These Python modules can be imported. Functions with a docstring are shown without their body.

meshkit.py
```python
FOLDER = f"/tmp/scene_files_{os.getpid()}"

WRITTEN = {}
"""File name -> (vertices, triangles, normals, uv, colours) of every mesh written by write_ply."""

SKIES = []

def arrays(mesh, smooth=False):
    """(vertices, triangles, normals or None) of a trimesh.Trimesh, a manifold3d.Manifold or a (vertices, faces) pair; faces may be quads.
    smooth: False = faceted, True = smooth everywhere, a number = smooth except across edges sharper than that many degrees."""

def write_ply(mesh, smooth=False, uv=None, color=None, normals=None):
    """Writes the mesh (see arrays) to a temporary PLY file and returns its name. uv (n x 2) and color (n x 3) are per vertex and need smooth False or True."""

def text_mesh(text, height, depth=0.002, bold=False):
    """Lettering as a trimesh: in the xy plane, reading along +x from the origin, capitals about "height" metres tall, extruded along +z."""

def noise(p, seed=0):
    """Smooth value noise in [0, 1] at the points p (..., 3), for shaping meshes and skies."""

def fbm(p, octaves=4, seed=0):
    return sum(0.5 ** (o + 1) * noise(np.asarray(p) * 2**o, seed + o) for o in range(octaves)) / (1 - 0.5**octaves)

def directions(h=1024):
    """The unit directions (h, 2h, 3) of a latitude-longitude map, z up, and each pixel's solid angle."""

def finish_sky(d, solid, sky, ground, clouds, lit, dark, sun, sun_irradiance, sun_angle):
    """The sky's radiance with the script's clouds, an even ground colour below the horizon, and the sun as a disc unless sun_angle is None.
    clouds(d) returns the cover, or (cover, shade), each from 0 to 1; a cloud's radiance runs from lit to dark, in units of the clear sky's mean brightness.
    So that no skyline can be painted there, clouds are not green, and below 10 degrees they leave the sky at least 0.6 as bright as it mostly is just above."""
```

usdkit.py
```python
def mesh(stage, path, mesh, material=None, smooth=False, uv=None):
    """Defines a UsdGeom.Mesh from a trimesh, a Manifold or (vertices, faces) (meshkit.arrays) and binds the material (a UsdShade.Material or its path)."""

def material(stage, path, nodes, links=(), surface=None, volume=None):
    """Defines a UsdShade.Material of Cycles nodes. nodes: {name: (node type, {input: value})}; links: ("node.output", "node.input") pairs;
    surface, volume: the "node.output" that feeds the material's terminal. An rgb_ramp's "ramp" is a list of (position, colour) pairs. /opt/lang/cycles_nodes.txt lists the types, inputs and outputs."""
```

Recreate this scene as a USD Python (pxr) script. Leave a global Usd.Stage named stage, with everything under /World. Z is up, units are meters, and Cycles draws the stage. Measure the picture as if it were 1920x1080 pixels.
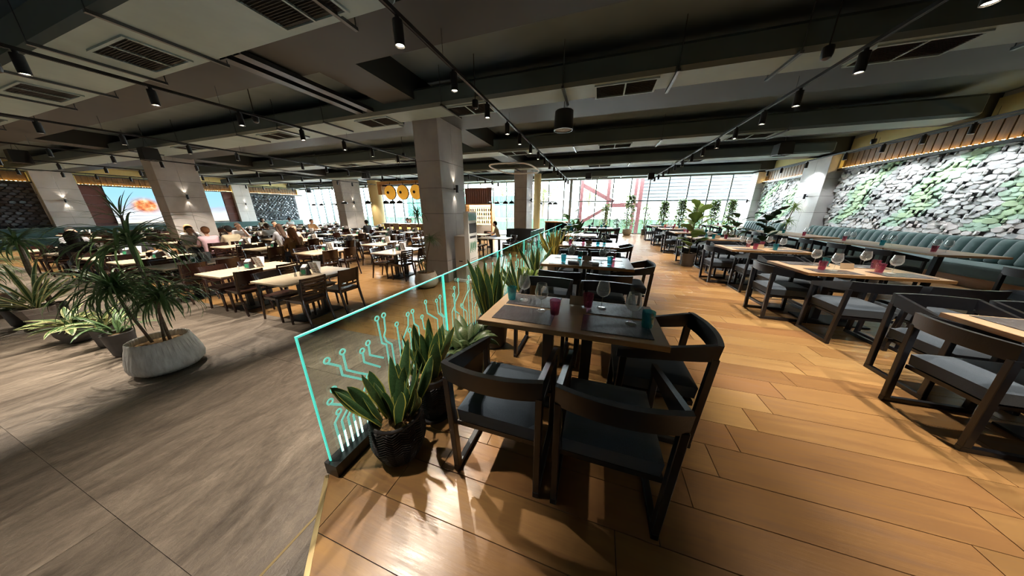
import math, random
import numpy as np, trimesh, usdkit, meshkit
from shapely.geometry import Polygon, box as sbox
from pxr import Usd, UsdGeom, UsdLux, UsdShade, Gf, Sdf

stage = Usd.Stage.CreateInMemory()
UsdGeom.SetStageUpAxis(stage, UsdGeom.Tokens.z)
UsdGeom.SetStageMetersPerUnit(stage, 1.0)
UsdGeom.Xform.Define(stage, '/World')
UsdGeom.Scope.Define(stage, '/World/Looks')
rng = random.Random(7)
PI = math.pi
LOW = -0.35                      # the lower dining floor, two steps down from the wine terrace (z = 0)

# ---------------------------------------------------------------- camera, sky, exposure
YAW, PITCH, EYE = math.radians(18.47), math.radians(-17.19), (0.0, 0.0, 1.5)
F = np.array([math.cos(YAW) * math.cos(PITCH), math.sin(YAW) * math.cos(PITCH), math.sin(PITCH)])
R = np.cross(F, [0, 0, 1.0]); R /= np.linalg.norm(R)
U = np.cross(R, F)
cam = UsdGeom.Camera.Define(stage, '/World/Camera')
cam.CreateHorizontalApertureAttr(36.0)
cam.CreateVerticalApertureAttr(20.25)
cam.CreateFocalLengthAttr(36.0 * 471.0 / 1920.0)
cam.CreateClippingRangeAttr(Gf.Vec2f(0.05, 400))
cam.AddTransformOp().Set(Gf.Matrix4d(*R, 0, *U, 0, *(-F), 0, *EYE, 1))
cam.CreateExposureAttr(0.0)

UsdGeom.Xform.Define(stage, '/World/Lights')
dome = UsdLux.DomeLight.Define(stage, '/World/Lights/sky')
dome.CreateColorAttr(Gf.Vec3f(0.85, 0.94, 1.0))
dome.CreateIntensityAttr(9.5)
nlight = [0]
SPOT = 0.62                      # strength of the track lamps
def spot(p, to, power, cone=32, col=(1.0, 0.89, 0.74), rad=0.03, soft=0.35):
    nlight[0] += 1
    l = UsdLux.SphereLight.Define(stage, '/World/Lights/spot_%03d' % nlight[0])
    l.CreateRadiusAttr(rad); l.CreateIntensityAttr(power * SPOT); l.CreateColorAttr(Gf.Vec3f(*col))
    l.CreateNormalizeAttr(True)
    s = UsdLux.ShapingAPI.Apply(l.GetPrim())
    s.CreateShapingConeAngleAttr(cone); s.CreateShapingConeSoftnessAttr(soft)
    d = np.array(to, float) - np.array(p, float); d /= np.linalg.norm(d)
    up = np.array([1.0, 0, 0]) if abs(d[2]) > 0.95 else np.array([0, 0, 1.0])
    x = np.cross(up, -d); x /= np.linalg.norm(x); y = np.cross(-d, x)
    l.AddTransformOp().Set(Gf.Matrix4d(*x, 0, *y, 0, *(-d), 0, *[float(v) for v in p], 1))
    return l

# ---------------------------------------------------------------- helpers
def _hull_topology():
    pts = []
    for sx in (-1, 1):
        for sy in (-1, 1):
            for sz in (-1, 1):
                for k in range(3):
                    q = np.array([sx, sy, sz], float); q[k] *= 1.3
                    pts.append(q)
    h = trimesh.Trimesh(np.array(pts), trimesh.convex.convex_hull(np.array(pts)).faces, process=False)
    h = trimesh.convex.convex_hull(np.array(pts))
    idx = [int(np.argmin(np.linalg.norm(np.array(pts) - v, axis=1))) for v in h.vertices]
    return np.array(pts), np.array(idx)[h.faces]
_CB_P, _CB_F = _hull_topology()
_BF = np.array([[0,1,3],[0,3,2],[4,6,7],[4,7,5],[0,4,5],[0,5,1],[2,3,7],[2,7,6],[0,2,6],[0,6,4],[1,5,7],[1,7,3]])

class MB:
    """Collects shapes; build() makes them one mesh."""
    def __init__(s): s.v, s.f, s.n, s.c = [], [], 0, []
    def add(s, v, f):
        v = np.asarray(v, float); s.v.append(v); s.f.append(np.asarray(f, int) + s.n); s.n += len(v); return s
    def tm(s, m, T=None):
        v = np.array(m.vertices); 
        if T is not None: v = v @ np.asarray(T)[:3, :3].T + np.asarray(T)[:3, 3]
        return s.add(v, m.faces)
    def box(s, x0, x1, y0, y1, z0, z1, b=0.0):
        c = np.array([(x0+x1)/2, (y0+y1)/2, (z0+z1)/2]); h = np.array([abs(x1-x0)/2, abs(y1-y0)/2, abs(z1-z0)/2])
        return s.obox(c, np.eye(3), h, b)
    def obox(s, c, A, h, b=0.0):
        """A: rows are the box's axes."""
        h = np.asarray(h, float)
        if b <= 0:
            p = np.array([[sx, sy, sz] for sx in (-1, 1) for sy in (-1, 1) for sz in (-1, 1)], float) * h; f = _BF
        else:
            b = min(b, h.min() * 0.95)
            sg = np.sign(_CB_P); k = np.abs(_CB_P) > 1.1
            p = sg * (h - np.where(k, 0, b)); f = _CB_F
        return s.add(p @ np.asarray(A) + np.asarray(c), f)
    def bar(s, p0, p1, w, t, up=(0, 0, 1), b=0.0):
        p0, p1 = np.asarray(p0, float), np.asarray(p1, float)
        d = p1 - p0; L = np.linalg.norm(d); d = d / L
        up = np.asarray(up, float)
        if abs(d @ up) > 0.98: up = np.array([1.0, 0, 0])
        sd = np.cross(up, d); sd /= np.linalg.norm(sd); u = np.cross(d, sd)
        return s.obox((p0 + p1) / 2, np.array([d, sd, u]), (L/2, w/2, t/2), b)
    def lathe(s, prof, n=24, c=(0, 0, 0), fn=None, a0=0.0):
        prof = np.asarray(prof, float); a = a0 + np.arange(n) * 2 * PI / n
        v = np.stack([prof[:, None, 0] * np.cos(a), prof[:, None, 0] * np.sin(a), np.broadcast_to(prof[:, None, 1], (len(prof), n))], -1)
        if fn: v = fn(v, a, prof)
        m = len(prof); i, j = np.meshgrid(np.arange(m - 1), np.arange(n), indexing='ij'); j2 = (j + 1) % n
        q = np.stack([i*n+j, i*n+j2, (i+1)*n+j2, (i+1)*n+j], -1).reshape(-1, 4)
        return s.add(v.reshape(-1, 3) + np.asarray(c), np.vstack([q[:, :3], q[:, [0, 2, 3]]]))
    def tube(s, pts, rad, n=6, cap=True):
        p = np.asarray(pts, float); t = np.gradient(p, axis=0); t /= np.linalg.norm(t, axis=1, keepdims=True) + 1e-12
        ref = np.array([0, 0, 1.0]) if abs(t[0, 2]) < 0.9 else np.array([1.0, 0, 0])
        a = np.cross(t, ref); a /= np.linalg.norm(a, axis=1, keepdims=True) + 1e-12; b = np.cross(t, a)
        an = np.arange(n) * 2 * PI / n; r = np.broadcast_to(rad, (len(p),))[:, None, None]
        v = p[:, None] + r * (np.cos(an)[None, :, None] * a[:, None] + np.sin(an)[None, :, None] * b[:, None])
        m = len(p); i, j = np.meshgrid(np.arange(m - 1), np.arange(n), indexing='ij'); j2 = (j + 1) % n
        q = np.stack([i*n+j, i*n+j2, (i+1)*n+j2, (i+1)*n+j], -1).reshape(-1, 4)
        f = [q[:, :3], q[:, [0, 2, 3]]]; v = v.reshape(-1, 3)
        if cap:
            v = np.vstack([v, p[0], p[-1]]); k = len(v)
            f += [np.array([[k-2, (x+1) % n, x] for x in range(n)]), np.array([[k-1, (m-1)*n+x, (m-1)*n+(x+1) % n] for x in range(n)])]
        return s.add(v, np.vstack(f))
    def grid(s, V):
        V = np.asarray(V, float); m, n = V.shape[:2]
        i, j = np.meshgrid(np.arange(m - 1), np.arange(n - 1), indexing='ij')
        q = np.stack([i*n+j, i*n+j+1, (i+1)*n+j+1, (i+1)*n+j], -1).reshape(-1, 4)
        return s.add(V.reshape(-1, 3), np.vstack([q[:, :3], q[:, [0, 2, 3]]]))
    def slab(s, P, Q):
        """closed solid between two equal grids of points"""
        P, Q = np.asarray(P, float), np.asarray(Q, float); m, n = P.shape[:2]
        i, j = np.meshgrid(np.arange(m - 1), np.arange(n - 1), indexing='ij')
        q = np.stack([i*n+j, i*n+j+1, (i+1)*n+j+1, (i+1)*n+j], -1).reshape(-1, 4)
        K = m * n
        ring = [i*n for i in range(m)] + [(m-1)*n+j for j in range(1, n)] + [i*n+n-1 for i in range(m-2, -1, -1)] + [j for j in range(n-2, 0, -1)]
        e = np.array([[a, b, b + K, a + K] for a, b in zip(ring, ring[1:] + ring[:1])])
        Fq = np.vstack([q, q[:, ::-1] + K, e[:, ::-1]])
        return s.add(np.vstack([P.reshape(-1, 3), Q.reshape(-1, 3)]), np.vstack([Fq[:, :3], Fq[:, [0, 2, 3]]]))
    def poly(s, poly, z0, z1):
        for g in getattr(poly, 'geoms', [poly]):
            if g.area > 1e-6:
                m = trimesh.creation.extrude_polygon(g, z1 - z0, engine='earcut'); v = np.array(m.vertices); v[:, 2] += z0; s.add(v, m.faces)
        return s
    def move(s, T): s.v = [v @ np.asarray(T)[:3, :3].T + np.asarray(T)[:3, 3] for v in s.v]; return s
    def arrays(s): return np.vstack(s.v), np.vstack(s.f)

taken = {}
def numbered(parent, name):
    k = parent + '/' + name; n = taken.get(k, -1) + 1; taken[k] = n
    return name if n == 0 else '%s_%03d' % (name, n)
def ppath(parent): return '/World' if parent is None else (str(parent.GetPath()) if hasattr(parent, 'GetPath') else parent)
def setdata(p, **kw):
    for k, v in kw.items():
        if v: p.SetCustomDataByKey(k, v)
    return p
def obj(name, mb, mat, parent=None, smooth=32, **kw):
    """One Mesh prim under parent (or /World)."""
    base = ppath(parent); path = base + '/' + numbered(base, name)
    m = usdkit.mesh(stage, path, mb.arrays() if isinstance(mb, MB) else mb, LOOK[mat] if isinstance(mat, str) else mat, smooth)
    return setdata(m.GetPrim(), **kw)
def thing(name, loc=(0, 0, 0), rot=0.0, label=None, category=None, group=None, kind=None):
    x = UsdGeom.Xform.Define(stage, '/World/' + numbered('/World', name))
    x.AddTranslateOp().Set(Gf.Vec3d(*[float(v) for v in loc])); x.AddRotateZOp().Set(math.degrees(rot)); x.AddScaleOp().Set(Gf.Vec3f(1, 1, 1))
    return setdata(x.GetPrim(), label=label, category=category, group=group, kind=kind)
def dup(src, loc, rot=0.0, label=None, group=None, scale=1.0):
    """The same thing again, with its parts, at another place."""
    name = src.GetName()
    while name[-4:-3] == '_' and name[-3:].isdigit(): name = name[:-4]
    d = src.GetCustomData()
    x = UsdGeom.Xform.Define(stage, '/World/' + numbered('/World', name)); p = x.GetPrim()
    p.GetReferences().AddInternalReference(src.GetPath()); p.SetInstanceable(True)
    p.GetAttribute('xformOp:translate').Set(Gf.Vec3d(*[float(v) for v in loc])); p.GetAttribute('xformOp:rotateZ').Set(math.degrees(rot))
    p.GetAttribute('xformOp:scale').Set(Gf.Vec3f(scale, scale, scale))
    return setdata(p, label=label or d.get('label'), category=d.get('category'), group=group or d.get('group'))
class Stamp:
    """First call builds, later calls copy."""
    def __init__(s, make): s.make, s.first = make, None
    def __call__(s, loc, rot=0.0, label=None, group=None, scale=1.0):
        if s.first is None:
            s.first = s.make(); p = s.first
            p.GetAttribute('xformOp:translate').Set(Gf.Vec3d(*[float(v) for v in loc])); p.GetAttribute('xformOp:rotateZ').Set(math.degrees(rot))
            p.GetAttribute('xformOp:scale').Set(Gf.Vec3f(scale, scale, scale))
            return setdata(p, label=label, group=group)
        return dup(s.first, loc, rot, label, group, scale)

# ---------------------------------------------------------------- looks
LOOK = {}
def look(name, col, rough=0.5, metal=0.0, col2=None, scale=(8, 8, 8), amount=1.0, detail=4, bump=0.0, bscale=(60, 60, 60), spec=0.5, coat=0.0, emit=None, island=0.0, rnd=0.0, rough2=None, sheen=0.0, distort=0.0):
    n = {'p': ('principled_bsdf', {'base_color': col, 'roughness': rough, 'metallic': metal, 'specular_ior_level': spec, 'coat_weight': coat, 'sheen_weight': sheen}), 'tc': ('texture_coordinate', {})}
    L = []
    src = None
    if col2 is not None:
        n['mp'] = ('mapping', {'scale': scale}); n['nz'] = ('noise_texture', {'scale': 1.0, 'detail': float(detail), 'roughness': 0.6, 'distortion': distort})
        n['rp'] = ('rgb_ramp', {'ramp': [(0.32, col), (0.68, tuple(a + (b - a) * amount for a, b in zip(col, col2)))]})
        L += [('tc.object', 'mp.vector'), ('mp.vector', 'nz.vector'), ('nz.fac', 'rp.fac')]; src = 'rp.color'
        if rough2 is not None:
            n['rr'] = ('map_range', {'from_min': 0.3, 'from_max': 0.7, 'to_min': rough, 'to_max': rough2}); L += [('nz.fac', 'rr.value'), ('rr.result', 'p.roughness')]
    if island or rnd:
        a = island or rnd
        n['rn'] = ('geometry', {}) if island else ('object_info', {})
        n['mr'] = ('map_range', {'from_min': 0.0, 'from_max': 1.0, 'to_min': 1 - a, 'to_max': 1 + a})
        n['hs'] = ('hsv', {'hue': 0.5, 'saturation': 1.0, 'value': 1.0, 'fac': 1.0, 'color': col})
        L += [('rn.random_per_island' if island else 'rn.random', 'mr.value'), ('mr.result', 'hs.value')]
        if src: L.append((src, 'hs.color'))
        src = 'hs.color'
    if src: L.append((src, 'p.base_color'))
    if bump:
        n['bm'] = ('mapping', {'scale': bscale}); n['bn'] = ('noise_texture', {'scale': 1.0, 'detail': 3.0, 'roughness': 0.6}); n['bu'] = ('bump', {'strength': 0.6, 'distance': bump})
        L += [('tc.object', 'bm.vector'), ('bm.vector', 'bn.vector'), ('bn.fac', 'bu.height'), ('bu.normal', 'p.normal')]
    if emit:
        n['p'][1]['emission_color'] = emit[0]; n['p'][1]['emission_strength'] = emit[1]
    LOOK[name] = usdkit.material(stage, '/World/Looks/' + name, n, L, surface='p.BSDF')
    return LOOK[name]
def clear_glass(name, tint, r0=0.04, r1=0.9, power=4.0, rough=0.0, milk=0.0, milk_col=(0.9, 0.92, 0.93)):
    """thin clear glass: see-through, mirroring more at grazing angles"""
    n = {'g': ('glossy_bsdf', {'color': (1, 1, 1), 'roughness': rough}), 't': ('transparent_bsdf', {'color': tint}), 'f': ('layer_weight', {'blend': 0.5}),
        'pw': ('math', {'math_type': 'power', 'value2': power}), 'ma': ('math', {'math_type': 'multiply_add', 'value2': r1, 'value3': r0}), 'm': ('mix_closure', {})}
    L = [('f.facing', 'pw.value1'), ('pw.value', 'ma.value1'), ('ma.value', 'm.fac'), ('t.BSDF', 'm.closure1')]
    if milk:
        n['d'] = ('diffuse_bsdf', {'color': milk_col}); n['gd'] = ('mix_closure', {'fac': milk}); L += [('g.BSDF', 'gd.closure1'), ('d.BSDF', 'gd.closure2'), ('gd.closure', 'm.closure2')]  # diffuse colour painted in for the bright reflections at glass edges
    else: L.append(('g.BSDF', 'm.closure2'))
    LOOK[name] = usdkit.material(stage, '/World/Looks/' + name, n, L, surface='m.closure')
def srgb(r, g, b):
    return tuple(((c/255)/12.92 if c/255 <= 0.04045 else ((c/255 + 0.055)/1.055)**2.4) for c in (r, g, b))
# ---------------------------------------------------------------- looks of the building
WOODS = ['oak_a', 'oak_b', 'oak_c', 'oak_d', 'oak_e']
for nm, c1, c2 in (('oak_a', (0.36, 0.200, 0.076), (0.24, 0.118, 0.040)), ('oak_b', (0.40, 0.230, 0.090), (0.29, 0.150, 0.054)),
                   ('oak_c', (0.30, 0.158, 0.060), (0.205, 0.098, 0.034)), ('oak_d', (0.44, 0.265, 0.105), (0.32, 0.175, 0.064)), ('oak_e', (0.33, 0.170, 0.068), (0.245, 0.115, 0.043))):
    look(nm, c1, 0.22, col2=c2, scale=(16, 1.3, 16), detail=7, bump=0.0012, bscale=(60, 5, 60), rough2=0.36, distort=0.9)
look('oak_field', (0.37, 0.208, 0.08), 0.2, col2=(0.27, 0.14, 0.05), scale=(16, 1.3, 16), detail=5, island=0.22, rough2=0.32)
look('grout', (0.06, 0.045, 0.035), 0.9)
def slate(name, k, seed):
    n = {'p': ('principled_bsdf', {'roughness': 0.45}), 'tc': ('texture_coordinate', {}), 'm1': ('mapping', {'scale': (0.9, 2.6, 1), 'location': (seed, seed * 2.3, 0)}), 'n1': ('noise_texture', {'scale': 1.0, 'detail': 11.0, 'roughness': 0.68, 'distortion': 1.6}),
         'r1': ('rgb_ramp', {'ramp': [(0.30, (0.075*k, 0.059*k, 0.047*k)), (0.46, (0.135*k, 0.106*k, 0.082*k)), (0.58, (0.185*k, 0.147*k, 0.113*k)), (0.74, (0.29*k, 0.235*k, 0.18*k))]}),
         'm2': ('mapping', {'scale': (16, 34, 1)}), 'n2': ('noise_texture', {'scale': 1.0, 'detail': 6.0, 'roughness': 0.7, 'distortion': 0.6}), 'r2': ('map_range', {'from_min': 0.25, 'from_max': 0.75, 'to_min': 0.66, 'to_max': 1.30}), 'mx': ('mix', {'mix_type': 'multiply', 'fac': 1.0}), 'cc': ('combine_xyz', {}),
         'm3': ('mapping', {'scale': (1.6, 3.6, 1), 'location': (seed, 0, 0)}), 'v3': ('noise_texture', {'scale': 1.0, 'detail': 5.0, 'roughness': 0.55, 'distortion': 3.0, 'type': 'ridged_multifractal'}), 'ad': ('math', {'math_type': 'multiply_add', 'value2': 1.0}), 'bu': ('bump', {'strength': 0.7, 'distance': 0.006}),
         'rr': ('map_range', {'from_min': 0.3, 'from_max': 0.7, 'to_min': 0.34, 'to_max': 0.58})}
    L = [('tc.object', 'm1.vector'), ('m1.vector', 'n1.vector'), ('n1.fac', 'r1.fac'), ('tc.object', 'm2.vector'), ('m2.vector', 'n2.vector'), ('n2.fac', 'r2.value'), ('r2.result', 'cc.x'), ('r2.result', 'cc.y'), ('r2.result', 'cc.z'), ('r1.color', 'mx.color1'), ('cc.vector', 'mx.color2'), ('mx.color', 'p.base_color'),
         ('tc.object', 'm3.vector'), ('m3.vector', 'v3.vector'), ('v3.fac', 'ad.value1'), ('n2.fac', 'ad.value3'), ('ad.value', 'bu.height'), ('bu.normal', 'p.normal'), ('n1.fac', 'rr.value'), ('rr.result', 'p.roughness')]
    LOOK[name] = usdkit.material(stage, '/World/Looks/' + name, n, L, surface='p.BSDF')
slate('slate_a', 1.0, 0.0); slate('slate_b', 0.86, 3.1); slate('slate_c', 1.1, 7.7)
look('brass', (0.62, 0.47, 0.24), 0.3, 1.0)
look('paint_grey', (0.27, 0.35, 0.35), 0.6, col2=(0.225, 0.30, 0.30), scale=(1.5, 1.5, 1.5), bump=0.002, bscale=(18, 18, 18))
look('paint_green', (0.060, 0.085, 0.084), 0.6, col2=(0.046, 0.066, 0.066), scale=(1.2, 1.2, 1.2))  # duct body, darker than the sheet on its underside
look('paint_dark', (0.022, 0.027, 0.028), 0.6, col2=(0.016, 0.02, 0.021), scale=(1.2, 1.2, 1.2))
look('slab_paint', (0.15, 0.195, 0.215), 0.8, col2=(0.11, 0.15, 0.165), scale=(0.7, 0.7, 0.7), bump=0.003, bscale=(6, 6, 6))
look('grille_black', (0.018, 0.018, 0.018), 0.6)
look('panel_grey', (0.40, 0.375, 0.36), 0.55, col2=(0.32, 0.30, 0.29), scale=(2.2, 2.2, 2.2), detail=6)
look('panel_pale', (0.62, 0.60, 0.59), 0.5, col2=(0.54, 0.52, 0.51), scale=(2, 2, 2), detail=6)
look('joint_dark', (0.05, 0.048, 0.046), 0.9)
look('black_metal', (0.012, 0.012, 0.014), 0.35, 0.0)
look('dark_steel', (0.10, 0.11, 0.12), 0.35, 0.8)
look('mullion', (0.13, 0.16, 0.17), 0.4, 0.3)
look('yellow_paint', (0.72, 0.64, 0.30), 0.7)  # yellow LED light on the ceiling side, put into the colour
look('slat_wood', (0.20, 0.115, 0.040), 0.42, col2=(0.12, 0.066, 0.024), scale=(20, 20, 2), detail=5)
look('plaster', (0.66, 0.65, 0.64), 0.8)
look('red_brown', (0.16, 0.055, 0.045), 0.6, col2=(0.11, 0.04, 0.035), scale=(3, 3, 3))
look('led_warm', (1, 0.8, 0.4), emit=((1.0, 0.64, 0.20), 55.0))
look('lamp_face', (1, 0.9, 0.7), emit=((1.0, 0.86, 0.62), 14.0))
for nm, c in (('stone_grey', (0.60, 0.62, 0.62)), ('stone_white', (0.77, 0.78, 0.79)), ('stone_mint', (0.52, 0.71, 0.57)), ('stone_lime', (0.58, 0.78, 0.51)), ('stone_warm', (0.78, 0.73, 0.71)), ('stone_dim', (0.48, 0.50, 0.51))):
    look(nm, c, 0.75, col2=tuple(x * 0.86 for x in c), scale=(9, 9, 9), bump=0.002, bscale=(40, 40, 40))
look('disc_dark', (0.055, 0.062, 0.085), 0.45, island=0.5)
look('disc_pale', (0.10, 0.13, 0.155), 0.4, island=0.6)
clear_glass('pane', (0.95, 0.98, 0.97))

# ---------------------------------------------------------------- floors
def struct(name, loc=(0, 0, 0), label=None):
    return thing(name, loc, 0, label, kind='structure')
XW, YR, YL, XB = 18.7, -8.3, 28.4, -5.0
def YE(x): return 1.375 + (x - 0.7) * 0.019            # the terrace's left edge
TER = Polygon([(XB, YR), (XW, YR), (XW, YE(XW)), (0.69, 1.375), (-0.9, -0.215), (XB, -0.215)])
fl = struct('floor', label='oak-look plank floor of the wine terrace, raised two steps')
m = MB(); m.poly(TER, -0.33, -0.006); obj('slab', m, 'grout', fl)
PW, PL, G = 0.2347, 1.186, 0.0035
planks = []
k0 = int(math.floor((XB - 0.710) / PW))
for k in range(k0, int((XW - 0.710) / PW) + 1):
    xa, xb = 0.710 + k * PW, min(0.710 + (k + 1) * PW, XW)
    off = (-0.215 - 0.2 * k) % PL
    j = math.floor((YR - off) / PL)
    while off + j * PL < 1.8:
        ya, yb = off + j * PL, off + (j + 1) * PL; j += 1
        p = sbox(xa + G/2, max(ya, YR) + G/2, xb - G/2, yb - G/2)
        if not TER.contains(p): p = p.intersection(TER)
        if p.is_empty or p.area < 0.002: continue
        c = p.centroid
        q = np.array([c.x, c.y, -1.5]); dep = q @ F
        px, py = 960 + 471 * (q @ R) / max(dep, 1e-3), 540 - 471 * (q @ U) / max(dep, 1e-3)
        vis = dep > 0.4 and -120 < px < 2040 and py < 1180
        planks.append((dep if vis else 1e3 + abs(dep), p))
planks.sort(key=lambda t: t[0])
field = MB()
for i, (dep, p) in enumerate(planks):
    x0, y0, x1, y1 = p.bounds
    dz = rng.uniform(-0.0006, 0.0006)
    rect = abs(p.area - (x1 - x0) * (y1 - y0)) < 1e-6
    if i < 290 and dep < 1e3:
        m = MB(); (m.box(x0, x1, y0, y1, -0.02, dz, 0.0012) if rect else m.poly(p, -0.02, dz))
        obj('plank', m, WOODS[rng.choice([0, 0, 1, 1, 2, 3, 4])], fl, smooth=False)
    else:
        field.box(x0, x1, y0, y1, -0.02, dz) if rect else field.poly(p, -0.02, dz)
obj('plank_field', field, 'oak_field', fl, smooth=False, kind='stuff')

fs = struct('floor_001', label='grey-brown slate-look slab floor of the lower hall')
LS = Polygon([(XB, -0.2), (-0.9, -0.2), (0.75, 1.45), (2.64, 1.45), (2.64, YL), (XB, YL)])
m = MB(); m.poly(LS, LOW - 0.1, LOW - 0.006); obj('slab', m, 'grout', fs)
TX, TY = 1.5, 3.0
xj = 0.24
for i in range(-4, 3):
    for j in range(-1, 11):
        p = sbox(xj + i*TX + .0012, -1.8 + j*TY + (i % 2) * 1.5 + .0012, xj + (i+1)*TX - .0012, -1.8 + (j+1)*TY + (i % 2) * 1.5 - .0012).intersection(LS)
        if p.area > 0.01:
            m = MB(); m.poly(p, LOW - 0.02, LOW); obj('tile', m, ['slate_a', 'slate_b', 'slate_c', 'slate_a'][(i * 7 + j * 3) % 4], fs, smooth=False)
fw = struct('floor_002', label='oak-look plank floor under the dark dining tables of the lower hall')
m = MB()
m.box(2.64, XW, 1.30, YL, LOW - 0.1, LOW - 0.006); obj('slab', m, 'grout', fw)
m = MB()
for k in range(int((XW - 2.64) / PW) + 1):
    xa, xb = 2.64 + k * PW, min(2.64 + (k + 1) * PW, XW)
    y = 1.3 - rng.random() * PL
    while y < YL:
        if min(y + PL, YL) - max(y, 1.3) > 0.05: m.box(xa + G/2, xb - G/2, max(y, 1.3) + G/2, min(y + PL, YL) - G/2, LOW - 0.02, LOW + rng.uniform(-.0005, .0005))
        y += PL
obj('plank_field', m, 'oak_field', fw, smooth=False, kind='stuff')
st = struct('step', label='triangular slate step between the terrace corner and the lower hall')
m = MB(); m.poly(Polygon([(0.66, 1.372), (-0.93, -0.215), (-0.95, 1.372)]), LOW, -0.175); obj('tread', m, 'slate_b', st, smooth=False)
t = struct('trim_1', label='thin brass edge strip along the terrace corner')
m = MB(); m.bar((-0.9, -0.205, -0.015), (0.69, 1.385, -0.015), 0.022, 0.036); obj('strip', m, 'brass', t, smooth=False)
t = struct('trim_2', label='thin brass edge strip along the slate step')
m = MB(); m.box(-0.95, 0.66, 1.372, 1.386, -0.2, -0.1735); obj('strip', m, 'brass', t, smooth=False)

# ---------------------------------------------------------------- walls
w = struct('wall_back', label='plain wall behind the viewpoint')
m = MB(); m.box(XB - 0.2, XB, YR - 0.2, YL + 0.2, -0.6, 4.0); obj('wall_face', m, 'plaster', w)
wr = struct('wall_right', label='right wall clad with overlapping pale stone discs')
m = MB(); m.box(XB, XW + 0.2, YR - 0.2, YR, -0.6, 4.0); obj('wall_face', m, 'stone_dim', wr)
def disc(m, x, y, z, w, h, t, yaw, pit, sgn, n=9):
    """an irregular pebble-like disc standing off a wall; sgn: which way the wall faces along y"""
    a = np.sort((np.arange(n) + np.array([rng.uniform(-.28, .28) for _ in range(n)])) * 2 * PI / n)
    rr = np.array([rng.uniform(.86, 1.06) for _ in range(n)])
    o = np.stack([w/2*np.sign(np.cos(a))*np.abs(np.cos(a))**.85*rr, np.zeros(n), h/2*np.sign(np.sin(a))*np.abs(np.sin(a))**.8*rr], -1)
    P = np.vstack([o + [0, -t/2, 0], o*[1, 1, 1] + [0, t/2*.55, 0], o*[.86, 1, .84] + [0, t/2, 0]])
    f = []
    for L in (0, n):
        for i in range(n):
            j = (i + 1) % n; f += [(L+i, L+j, L+n+j), (L+i, L+n+j, L+n+i)]
    f += [(2*n, 2*n+i, 2*n+i+1) for i in range(1, n-1)] + [(0, i+1, i) for i in range(1, n-1)]
    cy, sy, cp, sp = math.cos(yaw), math.sin(yaw), math.cos(pit), math.sin(pit)
    A = np.array([[cy, -sy, 0], [sy, cy, 0], [0, 0, 1]]) @ np.array([[1, 0, 0], [0, cp, -sp], [0, sp, cp]])
    P = P @ A.T
    if sgn < 0: P = P * [1, -1, 1]; f = [q[::-1] for q in f]
    m.add(P + [x, y, z], f)
def patch(x, z):
    """Stone colour by place: two slanting green drifts per bay, a paler warm foot."""
    s = x + 0.62 * (z - 1.9)
    for c in (6.9, 8.45, 10.3, 12.2, 15.6, 17.4):
        d = abs(s - c + 0.18 * math.sin(z * 5)); wd = 0.24 + 0.16 * math.sin((z - 0.9) * 1.5)
        if z > 1.2 and d < wd * 0.5: return 'stone_lime'
        if z > 1.05 and d < wd: return 'stone_mint'
    if z < 1.25: return 'stone_warm' if rng.random() < .7 else 'stone_white'
    return rng.choice(['stone_grey', 'stone_grey', 'stone_white', 'stone_dim'])
stones = []
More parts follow.
